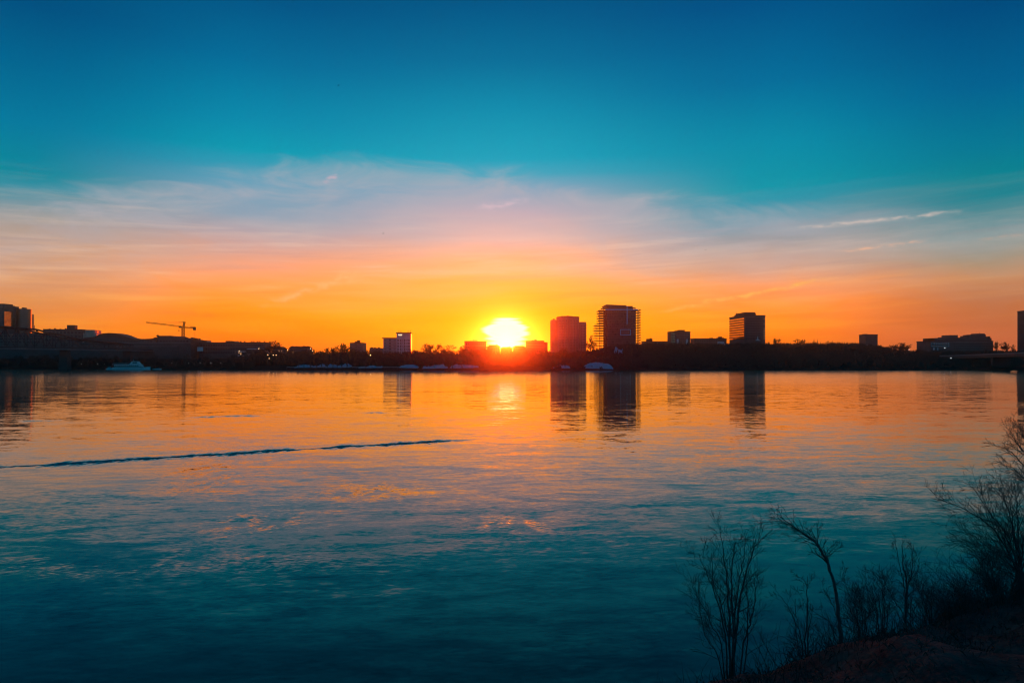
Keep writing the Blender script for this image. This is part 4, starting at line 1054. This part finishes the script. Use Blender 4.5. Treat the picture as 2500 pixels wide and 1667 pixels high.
# ------------------------------------------------------------------ near shrubs
class Shrub:
    def __init__(s, name, label, px, Y, seed, cat='shrub', fan=.5):
        s.r = random.Random(seed); s.x, s.Y = X(px, Y), Y; s.g = near_land(s.x, Y) - .08
        s.o = thing(name, label, cat, (s.x, Y, s.g)); s.tw = MB(); s.fan = fan
    def loc(s, px, py, dY=0.0):
        Y = s.Y + dY; return Vector((X(px, Y) - s.x, dY, Z(py, Y) - s.g))
    def twig(s, p, d, L, rad, lv):
        r = s.r; n = 4 if lv == 0 else 3; pts = [p]; q_ = p
        for i in range(n):
            d = (d + Vector((r.uniform(-1, 1), r.uniform(-1, 1), r.uniform(-.5, .9))) * .17).normalized()
            q_ = q_ + d * (L / n); pts.append(q_)
        s.tw.tube(pts, [max(rad * (1 - .6*i/n), .0016) for i in range(n + 1)], 4 if lv == 0 else 3)
        if lv >= 2: return
        for k in range(r.randint(3, 5) if lv == 0 else r.randint(2, 3)):
            t = r.uniform(.2, .98); i0 = min(n-1, int(t*n)); a = pts[i0].lerp(pts[i0+1], t*n - i0)
            an = r.uniform(0, 6.283); tl = r.uniform(.4, .95); u = d.orthogonal().normalized(); w_ = d.cross(u)
            s.twig(a, (d*math.cos(tl) + (u*math.cos(an) + w_*math.sin(an))*math.sin(tl)).normalized(), L*r.uniform(.35, .62), rad*.55, lv+1)
    def stem(s, pix, r0, r1, side=8, slen=.35, dY=0.0, root=True, start=.25):
        """a stem through the given outline points, with side twigs; root=True grows it from the ground"""
        r = s.r; raw = [s.loc(a, b, dY * i / max(1, len(pix)-1)) for i, (a, b) in enumerate(pix)]
        if root: raw = [Vector((raw[0].x * s.fan, s.r.uniform(-.15, .15) * s.fan, 0))] + raw
        pts = []
        for i in range(len(raw) - 1):                       # Catmull-Rom
            p0, p1, p2, p3 = raw[max(i-1, 0)], raw[i], raw[i+1], raw[min(i+2, len(raw)-1)]
            for k in range(5):
                t = k / 5
                pts.append(.5*((2*p1) + (p2-p0)*t + (2*p0-5*p1+4*p2-p3)*t*t + (3*p1-p0-3*p2+p3)*t**3))
        pts.append(raw[-1])
        pts = [p + Vector((r.uniform(-1, 1), r.uniform(-1, 1), r.uniform(-1, 1))) * .012 for p in pts]
        m = MB(); n = len(pts)
        m.tube(pts, [r0 + (r1 - r0) * i / (n-1) for i in range(n)], 6); m.obj('stem', M['bark'], s.o)
        for k in range(side):
            t = start + (1 - start) * (k + r.random()) / side; i0 = min(n-2, int(t*(n-1))); p = pts[i0]
            d = (pts[i0+1] - pts[i0]).normalized(); u = d.orthogonal().normalized(); w_ = d.cross(u); an = r.uniform(0, 6.283); tl = r.uniform(.35, .85)
            s.twig(p, (d*math.cos(tl) + (u*math.cos(an) + w_*math.sin(an))*math.sin(tl)).normalized(), slen*r.uniform(.6, 1.2)*(1.15 - .45*t), (r0 + (r1-r0)*t)*.5, 0)
        return s
    def done(s): s.tw.obj('twigs', M['twig'], s.o)['kind'] = 'stuff'
s = Shrub('bare_shrub', 'large fan-shaped bare shrub standing leftmost on the near bank', 1785, 10.6, 5)
for pix, r0 in (([(1782, 1560), (1776, 1440), (1768, 1360), (1756, 1284)], .020), ([(1790, 1560), (1786, 1430), (1792, 1350), (1800, 1312)], .018),
                ([(1796, 1570), (1810, 1450), (1830, 1370), (1850, 1325), (1886, 1292)], .020), ([(1772, 1570), (1750, 1460), (1722, 1390), (1704, 1350)], .016),
                ([(1764, 1590), (1736, 1520), (1706, 1460), (1692, 1428)], .013), ([(1812, 1590), (1834, 1510), (1846, 1450), (1838, 1420)], .015),
                ([(1792, 1560), (1800, 1460), (1812, 1380), (1822, 1300)], .016), ([(1780, 1580), (1762, 1480), (1742, 1420), (1738, 1350)], .015),
                ([(1820, 1600), (1826, 1520), (1824, 1440), (1828, 1412)], .013), ([(1756, 1610), (1722, 1550), (1708, 1480), (1706, 1410)], .012)):
    s.stem(pix, r0, .003, 19, .42)
s.done()
s = Shrub('bare_sapling', 'slender bare sapling bending left over the water', 2054, 10.4, 8, 'sapling')
s.stem([(2050, 1530), (2042, 1450), (2026, 1390), (2004, 1340), (1972, 1308), (1938, 1284), (1904, 1260)], .032, .004, 26, .36, start=.42)
s.stem([(1985, 1318), (1965, 1312), (1940, 1302)], .009, .003, 5, .2, root=False)
s.stem([(2016, 1368), (2024, 1350), (2034, 1330)], .008, .003, 6, .2, root=False)
s.stem([(2036, 1430), (2054, 1418), (2062, 1400), (2056, 1372)], .006, .002, 5, .18, root=False)
s.stem([(2046, 1510), (2030, 1470), (2010, 1438)], .007, .002, 6, .22, root=False)
s.done()
s = Shrub('bare_shrub', 'thin upright shrub between the fan-shaped shrub and the bent sapling', 1968, 10.2, 12)
for pix, r0 in (([(1966, 1560), (1970, 1480), (1971, 1408)], .014), ([(1958, 1570), (1940, 1510), (1912, 1460), (1898, 1450)], .008), ([(1972, 1570), (1980, 1510), (1986, 1480)], .008),
                ([(1950, 1580), (1942, 1530), (1941, 1460)], .008), ([(1984, 1580), (1986, 1545), (1984, 1525)], .006), ([(1971, 1470), (1966, 1420), (1944, 1404)], .006)):
    s.stem(pix, r0, .003, 7, .26)
s.done()
s = Shrub('bare_shrub', 'forked bare shrub at the middle of the near bank edge', 2212, 10.9, 19)
for pix, r0 in (([(2211, 1500), (2214, 1430), (2206, 1380), (2202, 1330)], .022), ([(2213, 1440), (2226, 1400), (2228, 1340)], .014), ([(2214, 1436), (2236, 1400), (2246, 1362)], .014),
                ([(2222, 1510), (2226, 1460), (2236, 1428)], .010), ([(2206, 1500), (2186, 1470), (2164, 1430), (2130, 1412)], .010), ([(2209, 1450), (2196, 1380), (2186, 1322)], .008)):
    s.stem(pix, r0, .003, 11, .30)
s.done()
for px, lab, sd, tips in ((2160, 'low tangled bare brush just left of the forked shrub', 23, ((2112, 1432), (2130, 1420), (2150, 1410), (2158, 1405), (2178, 1450), (2098, 1470), (2106, 1450))),
                          (2108, 'low twiggy brush just right of the bent sapling', 29, ((2066, 1470), (2078, 1490), (2100, 1450), (2116, 1480), (2130, 1470), (2062, 1430))),
                          (2275, 'leaning low brush right of the forked shrub', 31, ((2232, 1420), (2248, 1440), (2262, 1450), (2276, 1416), (2296, 1458), (2240, 1470), (2330, 1452))),
                          (2350, 'flattened brush halfway between the forked shrub and the big right shrub', 37, ((2300, 1460), (2324, 1450), (2336, 1440), (2352, 1446), (2372, 1452), (2318, 1478)))):
    s = Shrub('bare_brush', lab, px, 11.2, sd, 'brush')
    for a, b in tips:
        s.stem([((px*2 + a)/3 , (1540*1 + b)/2 + 15), ((px + a*2)/3, b + 26), (a, b)], .009, .002, 14, .34)
    s.done()
s = Shrub('bare_shrub', 'mid-sized bare shrub leaning left in front of the big right shrub', 2432, 11.8, 41, fan=1.3)
for pix, r0 in (([(2424, 1440), (2404, 1390), (2364, 1340)], .016), ([(2426, 1440), (2398, 1410), (2352, 1372)], .014), ([(2428, 1430), (2418, 1370), (2400, 1330)], .014), ([(2430, 1440), (2424, 1390), (2432, 1340)], .012),
                ([(2424, 1450), (2396, 1430), (2366, 1418)], .010), ([(2420, 1450), (2380, 1440), (2352, 1450)], .008), ([(2434, 1440), (2440, 1400), (2448, 1370)], .010)):
    s.stem(pix, r0, .003, 18, .36)
s.done()
s = Shrub('bare_shrub', 'big dense bare shrub filling the right edge above the near bank', 2496, 12.2, 47, fan=1.6)
for pix, r0 in (([(2482, 1390), (2440, 1310), (2390, 1262), (2330, 1232), (2286, 1218)], .022), ([(2484, 1380), (2452, 1300), (2410, 1240), (2372, 1186)], .022), ([(2488, 1370), (2470, 1280), (2452, 1220), (2436, 1188)], .022),
                ([(2490, 1370), (2484, 1270), (2482, 1210), (2476, 1178)], .022), ([(2484, 1400), (2430, 1350), (2380, 1310), (2336, 1286)], .020), ([(2480, 1410), (2420, 1370), (2380, 1330), (2346, 1320)], .016),
                ([(2494, 1380), (2504, 1280), (2506, 1200)], .022), ([(2496, 1390), (2530, 1290), (2544, 1220)], .020), ([(2486, 1400), (2450, 1340), (2424, 1280), (2400, 1230)], .018), ([(2488, 1400), (2462, 1350), (2440, 1290), (2410, 1200)], .016),
                ([(2492, 1400), (2478, 1330), (2470, 1250), (2462, 1200)], .016), ([(2480, 1420), (2440, 1390), (2400, 1362), (2380, 1330)], .014)):
    s.stem(pix, r0 * .75, .003, 30, .50)
s.done()
s = Shrub('bare_sapling', 'bare tree at the right edge with branches reaching in above the shrub', 2580, 11.4, 53, 'sapling')
s.stem([(2570, 1360), (2556, 1230), (2546, 1150), (2540, 1080)], .05, .012, 12, .5)
for pix in ([(2552, 1200), (2510, 1150), (2476, 1110), (2446, 1092)], [(2545, 1150), (2506, 1110), (2480, 1080), (2466, 1048)], [(2538, 1110), (2506, 1080), (2490, 1046)], [(2556, 1230), (2514, 1180), (2482, 1150), (2464, 1130)], [(2542, 1090), (2516, 1070), (2500, 1052)]):
    s.stem(pix, .014, .003, 14, .34, root=False)
s.done()

# tangled undergrowth along the edge of the near bank
ug = Shrub('undergrowth', 'low tangled twigs along the edge of the near bank', 2260, 11.0, 61)
for _ in range(420):
    px = rnd.uniform(2060, 2560) if rnd.random() < .85 else rnd.uniform(1830, 2060)
    Y = 10.2 + (px - 1850) / 650 * 2.4 + rnd.gauss(0, .35); x = X(px, Y); g = near_land(x, Y)
    d = Vector((rnd.gauss(-.2, .7), rnd.gauss(0, .5), rnd.uniform(.4, 1.2))).normalized()
    ug.twig(Vector((x - ug.x, Y - ug.Y, g - ug.g - .05)), d, rnd.uniform(.25, .75) * (1.3 if px > 2380 else 1), .006, 1 if rnd.random() < .5 else 0)
uo = ug.o; COL.objects.unlink(uo); bpy.data.objects.remove(uo)
tag(ug.tw.obj('undergrowth', M['twig'], None, (ug.x, ug.Y, ug.g)), 'low tangled twigs along the edge of the near bank', kind='stuff')

# ------------------------------------------------------------------ dead grass and litter on the near bank
m = MB()
for _ in range(15000):
    x = rnd.uniform(.5, 14); c = lerp(CREST, x); y = rnd.uniform(max(2.5, c - 8), c + 2.0)
    if x / max(y, .1) > 1.3: continue
    g = near_land(x, y); L = rnd.uniform(.025, .09) * (1.7 if rnd.random() < .08 else 1); a = rnd.uniform(0, 6.283); ln = rnd.uniform(.3, 1.3); w_ = .0016
    ca, sa = math.cos(a), math.sin(a); o = len(m.v)
    m.v += [(x - sa*w_, y + ca*w_, g - .02), (x + sa*w_, y - ca*w_, g - .02), (x + ca*L*ln*.5 + sa*w_*.7, y + sa*L*ln*.5 - ca*w_*.7, g + L*.6), (x + ca*L*ln, y + sa*L*ln, g + L*.75), (x + ca*L*ln*.5 - sa*w_*.7, y + sa*L*ln*.5 + ca*w_*.7, g + L*.6)]
    m.f.append((o, o+1, o+2, o+3, o+4))
for _ in range(900):                                             # taller weed stalks along the ragged edge
    x = rnd.uniform(1.0, 13); y = lerp(CREST, x) + rnd.gauss(-.3, .7); g = near_land(x, y); L = rnd.uniform(.10, .42)
    a = rnd.uniform(0, 6.283); ln = rnd.uniform(.1, .7); p1 = Vector((x, y, g - .03)); p2 = Vector((x + math.cos(a)*L*ln*.35, y + math.sin(a)*L*ln*.35, g + L*.6)); p3 = Vector((x + math.cos(a)*L*ln, y + math.sin(a)*L*ln, g + L))
    m.tube([p1, p2, p3], [.004, .003, .0015], 3)
    if rnd.random() < .5: m.tube([p2, p2 + Vector((rnd.uniform(-.1, .1), rnd.uniform(-.1, .1), rnd.uniform(.02, .14)))], [.0025, .001], 3)
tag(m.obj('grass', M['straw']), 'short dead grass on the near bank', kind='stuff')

# ------------------------------------------------------------------ haze: thin forward-scattering air, added to make the red glare round the sun
hm = bpy.data.materials.new('haze_air'); hm.use_nodes = True
t = hm.node_tree; t.nodes.clear()
pv = t.nodes.new('ShaderNodeVolumePrincipled'); pv.inputs['Color'].default_value = (0.95, 0.95, 0.97, 1)
pv.inputs['Density'].default_value = 1.35e-4; pv.inputs['Anisotropy'].default_value = 0.975
mo = t.nodes.new('ShaderNodeOutputMaterial'); t.links.new(pv.outputs[0], mo.inputs['Volume'])
hz = MB().box(-2800, 2800, -80, 4400, -8, 90).obj('haze', hm)
tag(hz, 'thin haze over the river, added for the red glare round the sun', kind='stuff')
